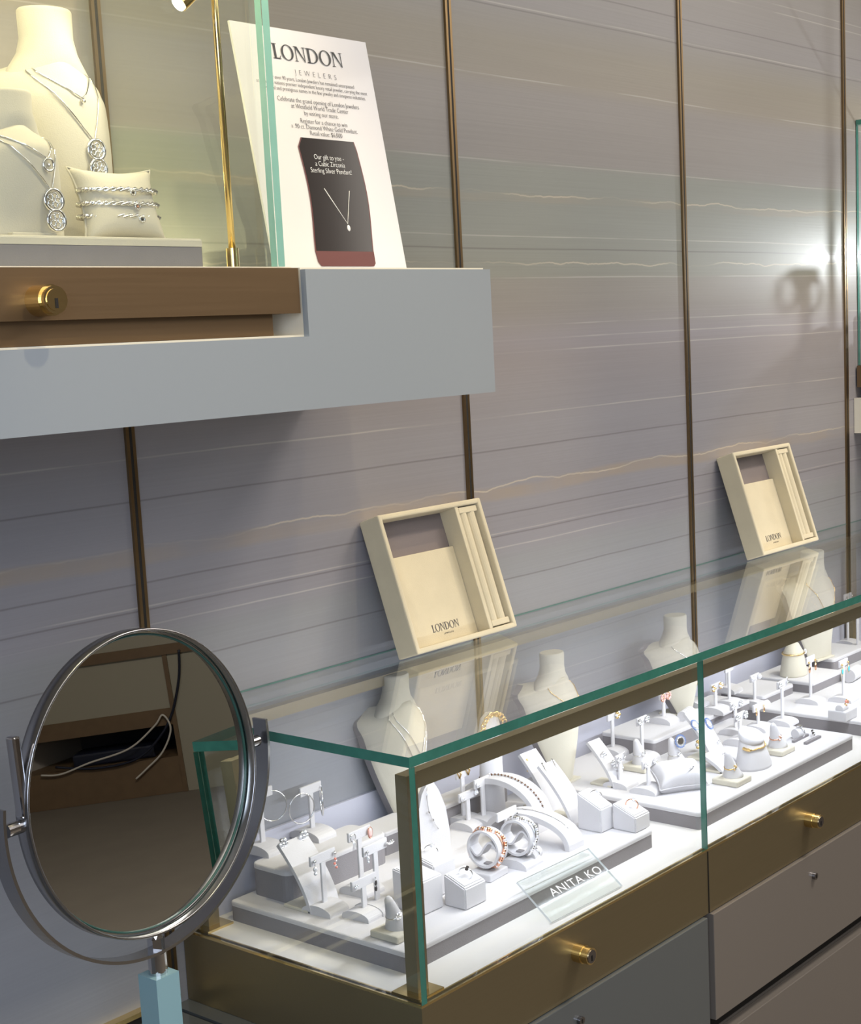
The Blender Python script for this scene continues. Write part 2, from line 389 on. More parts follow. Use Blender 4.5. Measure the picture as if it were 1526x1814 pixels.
# ================================================================== the room
X0, X1, YB, ZC = -2.2, 7.0, -4.6, 3.0
struct(box_obj('wall_back', (X0, 0, 0), (X1, .1, ZC), WALLM))
struct(box_obj('wall_left', (X0-.1, YB, 0), (X0, .1, ZC), PLASTER))
struct(box_obj('wall_right', (X1, YB, 0), (X1+.1, .1, ZC), PLASTER))
struct(box_obj('wall_front', (X0, YB-.1, 0), (X1, YB, ZC), PLASTER))
struct(box_obj('floor', (X0, YB, -.1), (X1, .1, 0), CARPET))
struct(box_obj('ceiling', (X0, YB, ZC), (X1, .1, ZC+.1), CEIL))
TX = [.5035, 1.1131, 1.7205, 2.3318, 2.9478, 3.557]
for i, x in enumerate(TX):
    m = MB()
    for s in (-1, 1): m.box((x+s*.0042, -.0015, 1.88), (.0044, .005, 2.23))
    m.box((x, -.0012, 1.88), (.0050, .0054, 2.23), mi=1)
    struct(m.build('trim_%d' % (i+1), [TRIMG, BLACK]))
m = MB().box((.2, -.006, .7585), (1.83, .012, .006)).box((.2, -.004, .7505), (1.83, .008, .010), mi=1)
struct(m.build('trim_7', [BRASSP, BLACK]))

# ================================================================== base cabinets under the showcase
def cabinet(name, x0, x1, z0, z1, mat, label, locks=(), y=-.402):
    t = thing(name, (x0, y, z0), label, 'cabinet')
    box_obj('body', (0, .02, 0), (x1-x0, -y-.001, z1-z0), mat, t)
    box_obj('door', (.003, 0, .003), (x1-x0-.004, .018, z1-z0-.001), mat, t, .001)
    for lx, lz in locks:
        MB().cyl((lx, -.002, lz), .0052, .006, 'Y').box((lx, -.0052, lz), (.0016, .0006, .005), mi=1).build('lock', [CHROMED, BLACK], t)
    return t
XG = aty(1260.5, 1640, -.402).x
zt_ = .7445
cabinet('base_cabinet', 1.112, XG-.004, .46, zt_, CABG, 'grey lacquered cabinet front below the near brass showcase panel', [(aty(1030, 1808, -.405).x-1.112, aty(1030, 1808, -.405).z-.46)])
cz = aty(1265, 1905, -.402).z
# the long dark rail between the two rows of warm cabinets
A = aty(1526, 1637, -.402); Bq = aty(1290, 1814, -.402)
za = (A.z+Bq.z)/2
cabinet('base_cabinet', XG+.004, 2.45, za+.012, zt_, CABW, 'warm grey cabinet door right of the dark vertical gap, with a small keyhole lock', [(aty(1445, 1552, -.405).x-XG-.004, aty(1445, 1552, -.405).z-za-.012)])
cabinet('base_cabinet', XG+.004, 2.45, .2, za-.012, CABW, 'warm grey lower cabinet front under the dark diagonal recess')
cabinet('base_cabinet', 2.458, 3.3, .2, zt_, CABW, 'warm grey cabinet farthest right below the showcase')
cabinet('base_cabinet', .1, 1.106, .2, .7445, CABG, 'grey counter cabinet under the round standing mirror', y=-.402)
t = thing('dark_plinth', (1.112, -.395, .0), 'dark recessed rail between the warm grey cabinet fronts', 'plinth')
box_obj('rail', (XG+.006-1.112, .014, za-.0113), (1.338, .30, za+.0113), BLACK, t)
box_obj('upright', (XG-.0034-1.112, .016, .3), (XG+.0034-1.112, .30, .744), BLACK, t)

# ================================================================== lower showcase
t = LOW = thing('glass_showcase', (0, 0, 0), 'long low glass and brass counter showcase lit white inside', 'showcase')
bx0 = 1.1345; XE = 3.2; FY = -.396
m = MB().box(((bx0+XE)/2, (FY-.001)/2, .789), (XE-bx0, -FY-.001, .088)).build('brass_base', BRASS, t)
XS = 1.7195
# thin bright lip and dark groove on the top edge of the brass
m = MB().box(((bx0+XE)/2, FY+.0012, .8345), (XE-bx0, .0024, .003)).box((bx0+.0012, FY/2, .8345), (.0024, -FY-.002, .003))
m.box(((bx0+XE)/2, FY+.0085, .8342), (XE-bx0-.014, .0022, .0034)).box((bx0+.0085, FY/2, .8342), (.0022, -FY-.014, .0034))
m.build('brass_lip', BRASSP, t)
MB().box(((bx0+XE)/2, FY+.005, .8332), (XE-bx0-.006, .0045, .0006)).box((bx0+.005, FY/2, .8332), (.0045, -FY-.01, .0006)).build('groove', BLACK, t)
MB().box((XS, FY-.0005, .789), (.0012, .001, .088)).build('seam', BLACK, t)
box_obj('deck', (bx0+.010, FY+.010, .833), (XE-.01, -.002, .8352), DECK, t)
for lx, lz in ((aty(1045, 1670, FY-.02).x, .797), (aty(1452, 1434, FY-.02).x, .797)):
    k = MB().cyl((lx, FY-.006, lz), .0115, .012, 'Y').cyl((lx, FY-.014, lz), .0105, .016, 'Y').build('lock', BRASSP, t)
    MB().cyl((lx, FY-.0225, lz), .0082, .001, 'Y', mi=0).box((lx, FY-.0232, lz-.002), (.0022, .0006, .007), mi=1).build('keyhole', [CHROMED, BLACK], k)
# front and back rails, posts with foot plates
box_obj('front_rail', (1.1708, -.371, 1.0635), (XE-.02, -.357, 1.0825), BRASS, t)
box_obj('back_rail', (1.1708, -.024, 1.070), (XE-.02, -.010, 1.085), BRASS, t)
def post(px, py, w=.017):
    p = box_obj('post', (px, py, .8372), (px+w, py+w, 1.0825), BRASS, t)
    box_obj('foot_plate', (px-.012, py-.012, .8352), (px+w+.012, py+w+.012, .8380), BRASSP, p)
post(1.1535, -.3745); post(1.1535, -.0280); post(aty(1517, 1120, -.034).x, -.0280)
# panes
TZ = 1.111; TT = .0115
m = pane('top_glass', (bx0+.0015, FY, TZ-TT), (XE, -.0015, TZ), t, show='xx,y')
box_obj('back_gasket', (bx0+.004, -.0014, TZ-.0022), (XE, -.0006, TZ), EDGE, t)
pane('front_glass', (bx0+.0095, FY, .8362), (XS-.0008, FY+.0085, TZ-TT-.0006), t, show='xx')
pane('front_glass', (XS+.0008, FY, .8362), (XE, FY+.0085, TZ-TT-.0006), t, show='xx')
pane('side_glass', (bx0+.0005, FY, .8362), (bx0+.0090, -.0015, TZ-TT-.0006), t, show='yy')
box_obj('led_strip', (1.2, -.3555, 1.064), (2.85, -.3495, 1.067), pm('led_diffuser', (.9,.9,.95), .4, emit=((.85,.9,1), 6)), t)
# pale ledge along the foot of the wall inside the case
box_obj('back_ledge', (bx0+.01, -.006, .8352), (XE-.02, -.0015, .921), pm('pale_back_ledge', (.52,.52,.60), .6), t)

# ================================================================== display trays and risers
DZ = .8352
def slab(w, d, za_, zb_, r, b):
    m = MB(); rings = []
    def ring(ins, z):
        o = []
        for cx, cy, a0 in ((1,1,0),(-1,1,90),(-1,-1,180),(1,-1,270)):
            for k in range(5):
                a = R_(a0+k*22.5); rr = max(r-ins, .0004); o.append(m.bm.verts.new((cx*(w/2-r)+rr*math.cos(a)+0*cx, cy*(d/2-r)+rr*math.sin(a), z)))
        return o
    rings = [ring(0, za_), ring(0, zb_-b), ring(b*.3, zb_-b*.3), ring(b, zb_)]
    for p, q in zip(rings, rings[1:]):
        for k in range(20): m.bm.faces.new((p[k], p[(k+1) % 20], q[(k+1) % 20], q[k]))
    m.bm.faces.new(rings[0][::-1]); m.bm.faces.new(rings[-1]); return m
def tray(x0, x1, y0, y1, z0, z1, label, name='display_tray', cat='tray', pad=.006, rz=0, topm=DISP, side=TAUPE, bev=.006):
    w, d = x1-x0, y1-y0
    t = thing(name, ((x0+x1)/2, (y0+y1)/2, z0), label, cat, rz)
    slab(w, d, 0, z1-z0-pad, bev, .0008).build('side_band', side, t)
    m = slab(w+.0008, d+.0008, z1-z0-pad, z1-z0, bev, .0022)
    m.build('top_pad', topm, t); return t
Z1 = .8605
tray(1.189, 1.692, -.327, -.028, DZ, Z1, 'large grey suede tray nearest the glass corner of the low showcase')
tray(1.783, 2.266, -.345, -.028, DZ, Z1, 'middle grey suede tray with white pillow and ring cones')
tray(2.345, 2.83, -.345, -.028, DZ, Z1, 'far right grey suede tray, only its left side showing')
ZA = .9012; ZD = .8895; ZF = .879
tray(1.221, 1.40, -.103, -.034, Z1, ZA, 'dark grey riser at the left end carrying hoop stands', 'display_riser', 'riser', bev=.012)
tray(1.412, 1.50, -.085, -.034, Z1, .893, 'dark riser just behind the T stands, left of the brass post', 'display_riser', 'riser')
tray(1.54, 1.69, -.075, -.034, Z1, .892, 'dark riser behind the gold triangle earrings', 'display_riser', 'riser')
tray(1.985, 2.155, -.138, -.034, Z1, ZD, 'dark riser below the pink earrings in the middle of the case', 'display_riser', 'riser')
tray(2.18, 2.33, -.115, -.034, Z1, .878, 'low riser behind the small T stands on the middle tray', 'display_riser', 'riser')
cF = at(1362, 1246, Z1)
tray(2.36, 2.472, -.125, -.034, Z1, .8785, 'small riser with two T stands left of the bangle cone', 'display_riser', 'riser')
tray(2.482, 2.60, -.158, -.034, Z1, .8812, 'small riser under the white bangle cone', 'display_riser', 'riser')
tray(2.66, 2.80, -.11, -.034, Z1, .8850, 'small riser under the tallest far bust', 'display_riser', 'riser')

# ================================================================== display stands
def arc_base(t, lx, ly, h, mat=DISP):
    n = 12; pts = [(-ly/2, 0), (-ly/2, h*.28)]
    for i in range(1, n): a = PI*i/n; pts.append((-ly/2*math.cos(a), h*.28+h*.72*math.sin(a)))
    pts += [(ly/2, h*.28), (ly/2, 0)]
    return MB().prism(pts, -lx/2, lx/2, 'X').build('base', mat, t)
def t_stand(u, v, z, vt, label, bw=.042, bl=None, rz=0, group=None, bs=(.034, .046, .012), mat=DISP, name='earring_stand', ph=None):
    """a T earring stand whose post foot shows at (u, v) on the surface z and whose bar top shows at vt"""
    B = at(u, v, z); h = (aty(u, vt, B.y).z - z) if ph is None else ph
    t = thing(name, B, label, 'earring stand', rz, group)
    arc_base(t, *bs, mat)
    MB().box((0, 0, (h-.009)/2+bs[2]*.45), (.0080, .0032, h-.009-bs[2]*.9), bev=.0008).build('post', mat, t)
    MB().box((0, 0, h-.005), (bw, .0036, .0125), bev=.0008).build('bar', mat, t)
    t['h'] = h; t['bw'] = bw
    del t['h'], t['bw']
    return (t, B, h, bw, rz)
def barpt(T, side, dz=-.005, dy=-.003, inset=.004):
    _, B, h, bw, rz = T
    x = side*(bw/2-inset); return B + Vector((x*math.cos(rz)-dy*math.sin(rz), x*math.sin(rz)+dy*math.cos(rz), h+dz))
EG = 'earrings'
def earring(kind, p, label, group=None, rz=0, sc=1):
    if kind != 'hoop': sc *= 1.25
    t = None
    if kind == 'stud':
        o = MB().ball((0, -.001, 0), .0030*sc, sub=2).torus((0, -.001, 0), .0032*sc, .0007, Matrix.Rotation(PI/2, 4, 'X')).build('stud_earring', [GEM], None, p, (0,0,rz), True)
    elif kind == 'cluster':
        m = MB()
        for k in range(7):
            a = k*PI/3; r = 0 if k == 6 else .0033*sc
            m.ball((r*math.cos(a), -.0015, r*math.sin(a)), .0019*sc, mi=k % 2, sub=1)
        o = m.build('cluster_earring', [SILVER, GEM], None, p, (0,0,rz), True)
    elif kind == 'goldflower':
        m = MB()
        for k in range(7):
            a = k*PI/3; r = 0 if k == 6 else .0036*sc
            m.ball((r*math.cos(a), -.0015, r*math.sin(a)), .0024*sc, mi=k % 2, sub=1)
        o = m.build('flower_earring', [GOLD, GEM], None, p, (0,0,rz), True)
    elif kind in ('pinkleaf', 'coral', 'pinkround'):
        m = MB(); mt = {'pinkleaf': PINK, 'coral': CORAL, 'pinkround': PINK}[kind]
        if kind == 'pinkleaf': m.ball((0, -.0015, -.003), .0045*sc, sc=(.7, .35, 1.2)).torus((0,-.0015,-.003), .0045*sc, .0006, Matrix.Rotation(PI/2, 4, 'X'), mi=1, sx=.75, sy=1.25)
        else:
            for k in range(9): 
                a = k*PI/4; r = 0 if k == 8 else .0052*sc
                m.ball((r*math.cos(a), -.002, r*math.sin(a)-.002), .0026*sc, mi=(k % 3 == 2), sub=1)
        o = m.build('%s_earring' % ('pink_leaf' if kind == 'pinkleaf' else 'stone_flower'), [mt, ROSE], None, p, (0,0,rz), True)
    elif kind == 'hoop':
        R = .020*sc; m = MB().torus((0, 0, -R), R, .0009, Matrix.Rotation(PI/2, 4, 'X') , n=40, sx=.92).ball((0, 0, 0), .0016, sub=1)
        o = m.build('hoop_earring', SILVER, None, p, (0,0,rz), True)
    elif kind in ('drop', 'colordrop', 'golddrop', 'leafdrop', 'bluedrop', 'darkdrop', 'amberdrop'):
        t = thing('drop_earring', p, label, 'earring', rz, group)
        c2 = {'drop': GEM, 'colordrop': CORAL, 'golddrop': GOLD, 'leafdrop': ROSE, 'bluedrop': TURQ, 'darkdrop': DARKST, 'amberdrop': ROSE}[kind]
        met = GOLD if kind in ('golddrop', 'leafdrop', 'bluedrop', 'amberdrop') else SILVER
        MB().ball((0, -.001, 0), .0022*sc, sub=1).tube([(0,-.001,0), (0,-.0016,-.006*sc)], .0005).build('hook', met, t, smooth=True)
        m = MB()
        if kind == 'drop': m.ball((0,-.0016,-.0075*sc), .0026*sc, mi=0, sc=(1,.7,1.1)).ball((0,-.0016,-.012*sc), .0018*sc)
        elif kind == 'colordrop':
            for k in range(5): m.ball((.0016*math.sin(k*2.1), -.0016, (-.006-.0022*k)*sc), .0015*sc, mi=k % 2, sub=1)
        elif kind == 'darkdrop': m.ball((0,-.0016,-.009*sc), .0042*sc, sc=(.75,.5,1.3)).ball((0,-.0016,-.020*sc), .0042*sc, sc=(.75,.5,1.2))
        else: m.ball((0,-.0016,-.0105*sc), .0044*sc, sc=(.62,.4,1.25))
        m.build('pendant', [c2, met], t, smooth=True)
        if kind in ('amberdrop', 'bluedrop', 'leafdrop', 'darkdrop'): MB().torus((0,-.0016,-.0105*sc), .0050*sc, .0006, Matrix.Rotation(PI/2, 4, 'X'), sx=.68, sy=1.2).build('rim', met, t)
        return t
    elif kind == 'triangle':
        m = MB(); a = [(-.006,0,.004), (.006,0,.005), (.001,0,-.008)]
        for k in range(3): m.tube([a[k], a[(k+1) % 3]], .0009, seg=6)
        m.tube([a[2], (0,-.004,0)], .0007, seg=6).tube([a[0], (0,-.004,0)], .0007, seg=6)
        o = m.build('triangle_earring', GOLD, None, p, (0,0,rz), True)
    elif kind == 'tassel':
        t = thing('tassel_earring', p, label, 'earring', rz, group)
        MB().torus((0, -.002, 0), .0038*sc, .0008, Matrix.Rotation(PI/2, 4, 'X')).build('knot', SILVER, t)
        m = MB()
        for k in (-1, 0, 1): m.tube([(0,-.002,-.003), (k*.0018+.0008,-.003,-.008), (k*.0032+.001,-.003,-.0125*sc)], .0006)
        m.build('strands', GEM, t); return t
    elif kind == 'spray':
        m = MB().ball((0,-.001,0), .0024, sub=1)
        for k in range(4): m.tube([(0,-.001,0), (.003+.002*k,-.002,-.002-.001*(k % 2)), (.006+.002*k,-.002,.001-.002*(k % 2))], .0007).ball((.006+.002*k,-.002,.001-.002*(k % 2)), .0012, sub=1)
        o = m.build('spray_earring', SILVER, None, p, (0,0,rz), True)
    elif kind == 'stick':
        o = MB().ball((0,-.001,0), .0028, sub=1).tube([(0,-.001,0), (-.002,-.001,.005), (-.003,-.001,.010)], .0008).build('curved_stick_earring', SILVER, None, p, (0,0,rz), True)
    return tag(o, label, 'earring', group)
def pair(T, kinds, what, where, sc=1, dz=-.005):
    if isinstance(kinds, str): kinds = (kinds, kinds)
    for s, k, w in ((-1, kinds[0], 'left'), (1, kinds[1], 'right')):
        if k: earring(k, barpt(T, s, dz), '%s at the %s end of %s' % (what, w, where), rz=T[4], sc=sc)

RZ = .06
H1 = t_stand(555, 1482, ZA, 1389, 'tall T stand with two big silver hoops on the dark left riser', .040, rz=RZ, bs=(.034,.052,.013))
t_h = (.0195, .92)
earring('hoop', barpt(H1, -1, -.006, -.001, .001), 'big silver hoop hanging left on the tall hoop stand', rz=-.25)
earring('hoop', barpt(H1, 1, -.006, -.001, .001), 'big silver hoop hanging right on the tall hoop stand', rz=.9)
H2 = t_stand(467, 1508, ZA, 1398, 'T stand with silver hoops partly hidden behind the round mirror', .044, rz=RZ, bs=(.034,.052,.013))
earring('hoop', barpt(H2, -1, -.006, -.001, .001), 'silver hoop seen just inside the mirror yoke', rz=-.2)
earring('hoop', barpt(H2, 1, -.006, -.001, .001), 'silver hoop just right of the mirror yoke', rz=-.5)
T1 = t_stand(577, 1614, Z1, 1508, 'T stand in front of the curved ramp near the left glass', .044, rz=RZ)
pair(T1, ('drop', 'colordrop'), 'dangling stone earring', 'the T stand before the ramp')
T2 = t_stand(642, 1580, Z1, 1467, 'tallest T stand of the left group with pink leaf earring', .041, rz=RZ)
pair(T2, ('tassel', 'pinkleaf'), 'earring', 'the tallest T stand of the left group', 1.0)
T3 = t_stand(670, 1610, Z1, 1491, 'T stand just left of the brass corner post', .044, rz=RZ)
pair(T3, ('drop', 'spray'), 'silver earring', 'the T stand beside the brass post', .8)
T4 = t_stand(647, 1622, Z1, 1553, 'lowest T stand in front at the left glass corner', .043, rz=RZ, bs=(.036,.042,.011))
pair(T4, ('cluster', 'darkdrop'), 'small earring', 'the lowest front T stand', .55)
T6 = t_stand(823, 1458, Z1, 1362, 'T stand with two gold triangle earrings under the front rail', .028, rz=RZ)
pair(T6, 'triangle', 'gold triangle earring', 'the T stand under the rail', dz=-.002)
T7 = t_stand(858, 1458, Z1, 1377, 'T stand with a curved silver stick earring, behind the shorter one', .038, rz=RZ)
pair(T7, ('stud', 'stick'), 'small silver earring', 'the middle T stand left of the arches', .8)
T8 = t_stand(831, 1465, Z1, 1401, 'short T stand left of the bracelet arches', .040, rz=RZ, bs=(.036,.04,.011))
pair(T8, 'stud', 'round silver stud', 'the short T stand left of the arches', .9)
T9 = t_stand(900, 1500, Z1, 1434, 'T stand half hidden behind the white gold bangle holder', .044, rz=RZ)
pair(T9, (None, 'darkdrop'), 'tiny dark stud', 'the T stand behind the bangle holder', .3)
T10 = t_stand(1100, 1392, Z1, 1337, 'short T stand with a curly stick earring before the dark riser', .024, rz=RZ, bs=(.034,.042,.010))
pair(T10, ('cluster', 'stick'), 'silver earring', 'the short stand by the dark riser', .9)
T11 = t_stand(1150, 1402, Z1, 1345, 'short T stand directly left of the white pillow', .034, rz=RZ, bs=(.038,.044,.010))
pair(T11, 'cluster', 'silver cluster earring', 'the T stand left of the pillow', .8)
T12 = t_stand(1139, 1345, Z1, 1270, 'T stand with white cluster earrings in front of the dark riser', .030, rz=RZ)
pair(T12, 'cluster', 'white cluster earring', 'the stand before the dark riser', 1.0)
T13 = t_stand(1087, 1335, Z1, 1262, 'T stand with gold flower earrings left of the middle dark riser', .030, rz=RZ)
pair(T13, (None, 'goldflower'), 'gold flower earring', 'the T stand left of the dark riser')
T14 = t_stand(1177, 1279, ZD, 1226, 'T stand with pink earrings on the middle dark riser', .026, rz=RZ, bs=(.034,.042,.011))
pair(T14, 'pinkround', 'pink stone earring', 'the T stand on the middle riser', .8)
T15 = t_stand(1229, 1250, ZD, 1203, 'T stand with yellow flowers just left of the glass joint', .024, rz=RZ)
pair(T15, 'goldflower', 'yellow flower earring', 'the T stand left of the glass joint', .9)
T16 = t_stand(1269, 1262, .878, 1211, 'T stand with yellow flowers just right of the glass joint', .034, rz=RZ)
pair(T16, 'goldflower', 'yellow flower earring', 'the T stand right of the glass joint', .9)
T17 = t_stand(1293, 1250, .878, 1178, 'tall plain T stand under the rail behind the yellow flowers', .03, rz=RZ)
T18 = t_stand(1338, 1250, Z1, 1195, 'T stand in front of the small far riser', .034, rz=RZ)
pair(T18, 'stud', 'white stud', 'the T stand before the far riser', 1.2)
T19 = t_stand(1387, 1282, Z1, 1206, 'tall T stand with white flowers near the right of the middle tray', .036, rz=RZ, bs=(.036,.044,.010))
pair(T19, ('cluster', 'stick'), 'white earring', 'the tall T stand near the right', 1.1)
T20 = t_stand(1304, 1300, Z1, 1243, 'T stand with silver leaves behind the choker form', .036, rz=RZ)
pair(T20, 'cluster', 'silver leaf earring', 'the T stand behind the choker form')
T21 = t_stand(1344, 1292, Z1, 1247, 'T stand with rose gold flowers above the choker form', .036, rz=RZ, bs=(.036,.044,.010))
pair(T21, 'amberdrop', 'rose gold flower earring', 'the T stand above the choker form', .55)
T22 = t_stand(1312, 1318, Z1, 1263, 'T stand with grey clusters left of the choker form', .036, rz=RZ)
pair(T22, 'cluster', 'grey cluster earring', 'the T stand left of the choker form', 1.1)
T23 = t_stand(1437, 1244, Z1, 1163, 'T stand with amber drops on the far right tray', .034, rz=RZ, bs=(.036,.044,.010))
pair(T23, 'amberdrop', 'amber drop earring', 'the T stand on the far tray', .9, dz=-.008)
T24 = t_stand(1495, 1241, Z1, 1169, 'T stand with turquoise drops at the right picture edge', .036, rz=RZ, bs=(.036,.044,.010))
pair(T24, 'bluedrop', 'turquoise drop earring', 'the T stand at the picture edge', .9, dz=-.006)
T25 = t_stand(1503, 1143, Z1, 1052, 'tall far T stand with dark teardrop earrings above the glass edge', .036, rz=RZ)
pair(T25, 'darkdrop', 'dark teardrop earring', 'the tall far stand', .9)
T26 = t_stand(1520, 1152, Z1, 1085, 'shorter far T stand beside the brass rear post', .03, rz=RZ)
pair(T26, (None, None), '', '')
C1 = t_stand(1117, 1262, Z1, 1149, 'T stand with coral flowers seen through the top glass', .028, rz=RZ)
pair(C1, 'coral', 'coral flower earring', 'the stand under the top glass', 1.15, dz=-.006)
C2 = t_stand(807, 1345, Z1, 1262, 'T stand with twisted wire earrings beside the front left bust', .036, rz=RZ)
pair(C2, ('spray', 'drop'), 'gold wire earring', 'the stand beside the first bust', .9)
C3 = t_stand(1289, 1225, .8785, 1150, 'slim T stand left of the bangle cone', .022, rz=RZ)

# ------------------------------------------------------------------ ring blocks
def ring_block(u, v, z, w, d, hf, hb, label, ring=None, rl=None, rz=0, name='ring_block'):
    """block with a sloping top; (u, v) is its front-left bottom corner"""
    B = at(u, v, z); t = thing(name, B, label, 'ring holder', rz)
    m = MB().prism([(0, 0), (d, 0), (d, hb), (0, hf)], 0, w, 'X'); bm = m.bm
    bmesh.ops.bevel(bm, geom=list(bm.edges), offset=.0016, segments=2, affect='EDGES'); m.build('block', DISP, t)
    a = math.atan2(hb-hf, d); M = Matrix.Translation((w/2, d/2, (hf+hb)/2)) @ Matrix.Rotation(a, 4, 'X')
    q = MB().box((0, 0, .0004), (w*.82, d*.82, .0012), bev=.0005); bmesh.ops.transform(q.bm, matrix=M, verts=q.bm.verts); q.build('pad', DISP, t)
    if ring:
        r = MB().torus((0, 0, .004), .0085, .0009, Matrix.Rotation(PI/2, 4, 'Y')).box((0, 0, .0125), (.008, .004, .003), bev=.001, mi=1)
        bmesh.ops.transform(r.bm, matrix=Matrix.Translation(B) @ Matrix.Rotation(rz, 4, 'Z') @ M @ Matrix.Rotation(.5, 4, 'Z'), verts=r.bm.verts)
        if ring == 'low': pass
        tag(r.build('ring', [ROSE if ring == 'rose' else SILVER, {'dark': DARKST, 'rose': GEM}.get(ring, GEM)], None, smooth=False), rl, 'ring')
    return t
ring_block(826, 1614, Z1, .040, .034, .027, .040, 'small sloped ring block left of the acrylic name sign', 'dark', 'silver ring with dark centre on the small ring block')
ring_block(1066, 1477, Z1, .030, .040, .034, .052, 'taller sloped ring block right of the bracelet arches', 'clear', 'thin silver ring in the taller ring block')
ring_block(1127, 1477, Z1, .036, .038, .022, .037, 'lower sloped ring block right of the taller one', 'rose', 'thin rose ring in the lower right ring block')
ring_block(752, 1623, Z1, .036, .050, .042, .050, 'tall plain ring block right behind the glass corner')
ring_block(771, 1593, Z1, .042, .045, .042, .052, 'tall ring block with jagged silver ring behind the corner', 'clear', 'large silver ring on the tall block behind the corner')

# ------------------------------------------------------------------ curved ramps
def ramp(u, v, z, w, d, h, label, curve=.35, rz=0, name='display_ramp'):
    """leaning curved plate; (u, v) shows its front-left foot"""
    B = at(u, v, z); t = thing(name, B, label, 'jewellery ramp', rz)
    n = 14; pts = []
    for i in range(n+1):
        k = i/n; yy = d*(k+curve*k*(1-k)*-1.0+0) ; zz = h*(k**(1-0.0)); pts.append((d*(k**(1+curve*1.6)), h*k))
    MB().band(pts, w, .0050, c=w/2).build('slope', DISP, t)
    MB().box((w/2, d*.45, .002), (w, d*.95, .004), bev=.001).build('foot', DISPC, t)
    return t, B, pts, w
Rm0 = ramp(549, 1620, Z1, .048, .050, .078, 'curved suede ramp with two diamond studs at the left end', .35)
for k, s, w_ in ((0, .006, 'left'), (1, .040, 'right')):
    earring('cluster', Rm0[1]+Vector((s, .047, .079)), '%s diamond stud on top of the curved ramp' % w_, sc=1.3)
Rm1 = ramp(972, 1440, Z1, .038, .050, .078, 'tall white ramp with a gold clip between arch and block', .3)
Rm2 = ramp(1012, 1462, Z1, .036, .055, .076, 'white ramp with two fine chains left of the ring blocks', .3)
Rm3 = ramp(1086, 1397, Z1, .030, .045, .064, 'white curved ramp with crossed stone earrings', .3)
Rm4 = ramp(1262, 1352, Z1, .040, .050, .072, 'white ramp with blue starburst pieces behind the glass joint', .25)
Rm5 = ramp(1280, 1372, Z1, .05, .035, .024, 'low white ramp between pillow and ring cone', .3)
def on_ramp(Rm, fx, k):
    t, B, pts, w = Rm; i = min(int(k*(len(pts)-1)), len(pts)-1); return B + Vector((w*fx, pts[i][0]-.004, pts[i][1]))
tag(MB().tube([(0,0,0), (.002,-.002,-.006), (.001,-.003,-.013), (-.002,-.003,-.018)], .0016).build('hair_clip', GOLD, None, on_ramp(Rm1, .15, .98)), 'small gold clip at the top of the tall white ramp', 'clip')
for fx, w_ in ((.15, 'left'), (.8, 'right')):
    p0 = on_ramp(Rm2, fx, 1); tag(MB().tube([(0, 0, .004), (.001, -.010, -.012), (.003, -.016, -.026)], .0007).ball((0, 0, .004), .0018, sub=1).build('fine_chain', SILVER, None, p0), '%s fine silver chain hooked over the ramp edge' % w_, 'chain')
for k, (fx, kk) in enumerate(((.35, .72), (.7, .55), (.95, .42))):
    earring('cluster', on_ramp(Rm3, fx, kk), ('upper', 'middle', 'lower')[k]+' stone cluster on the white curved ramp', sc=1.15)
def starburst(p, R, label, rot, name='starburst_ring'):
    t = thing(name, p, label, 'jewel', 0, rot=rot)
    MB().cyl((0, 0, 0), R*.45, .0016, 'Z').torus((0,0,0), R*.5, .0008).build('centre', SILVER, t)
    m = MB()
    for k in range(18):
        a = 2*PI*k/18; m.ball((R*.82*math.cos(a), R*.82*math.sin(a), 0), R*.13, sub=1)
    m.build('blue_rays', BLUE, t)
    m = MB()
    for k in range(18):
        a = 2*PI*(k+.5)/18; m.ball((R*.64*math.cos(a), R*.64*math.sin(a), .0006), R*.09, sub=1)
    m.build('diamonds', GEM, t); return t
starburst(on_ramp(Rm4, .1, .84), .0105, 'blue starburst jewel at the left of the ramp behind the glass joint', (1.0, 0, 0), 'starburst_earring')
starburst(on_ramp(Rm4, .95, .78), .0115, 'blue starburst jewel right of the glass joint', (1.0, 0, .2), 'starburst_earring')
earring('cluster', on_ramp(Rm4, .8, .36), 'tiny silver stud low on the starburst ramp', sc=.6)
earring('cluster', on_ramp(Rm5, .8, .8), 'silver stud on the low ramp beside the choker form', sc=.9)
earring('goldflower', at(1237, 1318, Z1+.012), 'gold flower earring lying against the dark riser', sc=1.2)

# ------------------------------------------------------------------ bracelet arches
def arch(x, y0, y1, z, h, w, label, th=.0065):
    t = thing('bracelet_arch', (x, (y0+y1)/2, z), label, 'bracelet arch'); n = 24; L = (y1-y0)/2
    pts = [(-L*math.cos(PI*i/n), h*math.sin(PI*i/n)**.8) for i in range(n+1)]
    MB().band(pts, w, th).build('arch_band', DISP, t)
    return t, pts
f2 = at(1030, 1503, Z1)
ar2, p2 = arch(f2.x-.004, f2.y+.008, f2.y+.145, Z1, .036, .033, 'low white bracelet arch in front, its foot by the name sign', .008)
f1 = at(982, 1462, Z1)
ar1, p1 = arch(f1.x-.022, f1.y, f1.y+.140, Z1, .062, .036, 'higher bracelet arch wearing a dark stone bracelet', .008)
m = MB(); gs = MB()
for i in range(46):
    k = .10+.60*i/45; j = k*(len(p1)-1); i0 = int(j); fr = j-i0; a = Vector(p1[i0]); b = Vector(p1[min(i0+1, len(p1)-1)]); c = a.lerp(b, fr); nn = Vector(((b-a).y, -(b-a).x)).normalized()*-1
    c = c + Vector((nn.x, nn.y))*.0055
    m.ball((.0005, c.x, c.y), .0017 if i % 2 else .0012, mi=i % 2, sub=1)
tag(m.build('stone_bracelet', [SILVER, BROWNST], None, ar1.location), 'bracelet of dark stones lying over the higher arch', 'bracelet')
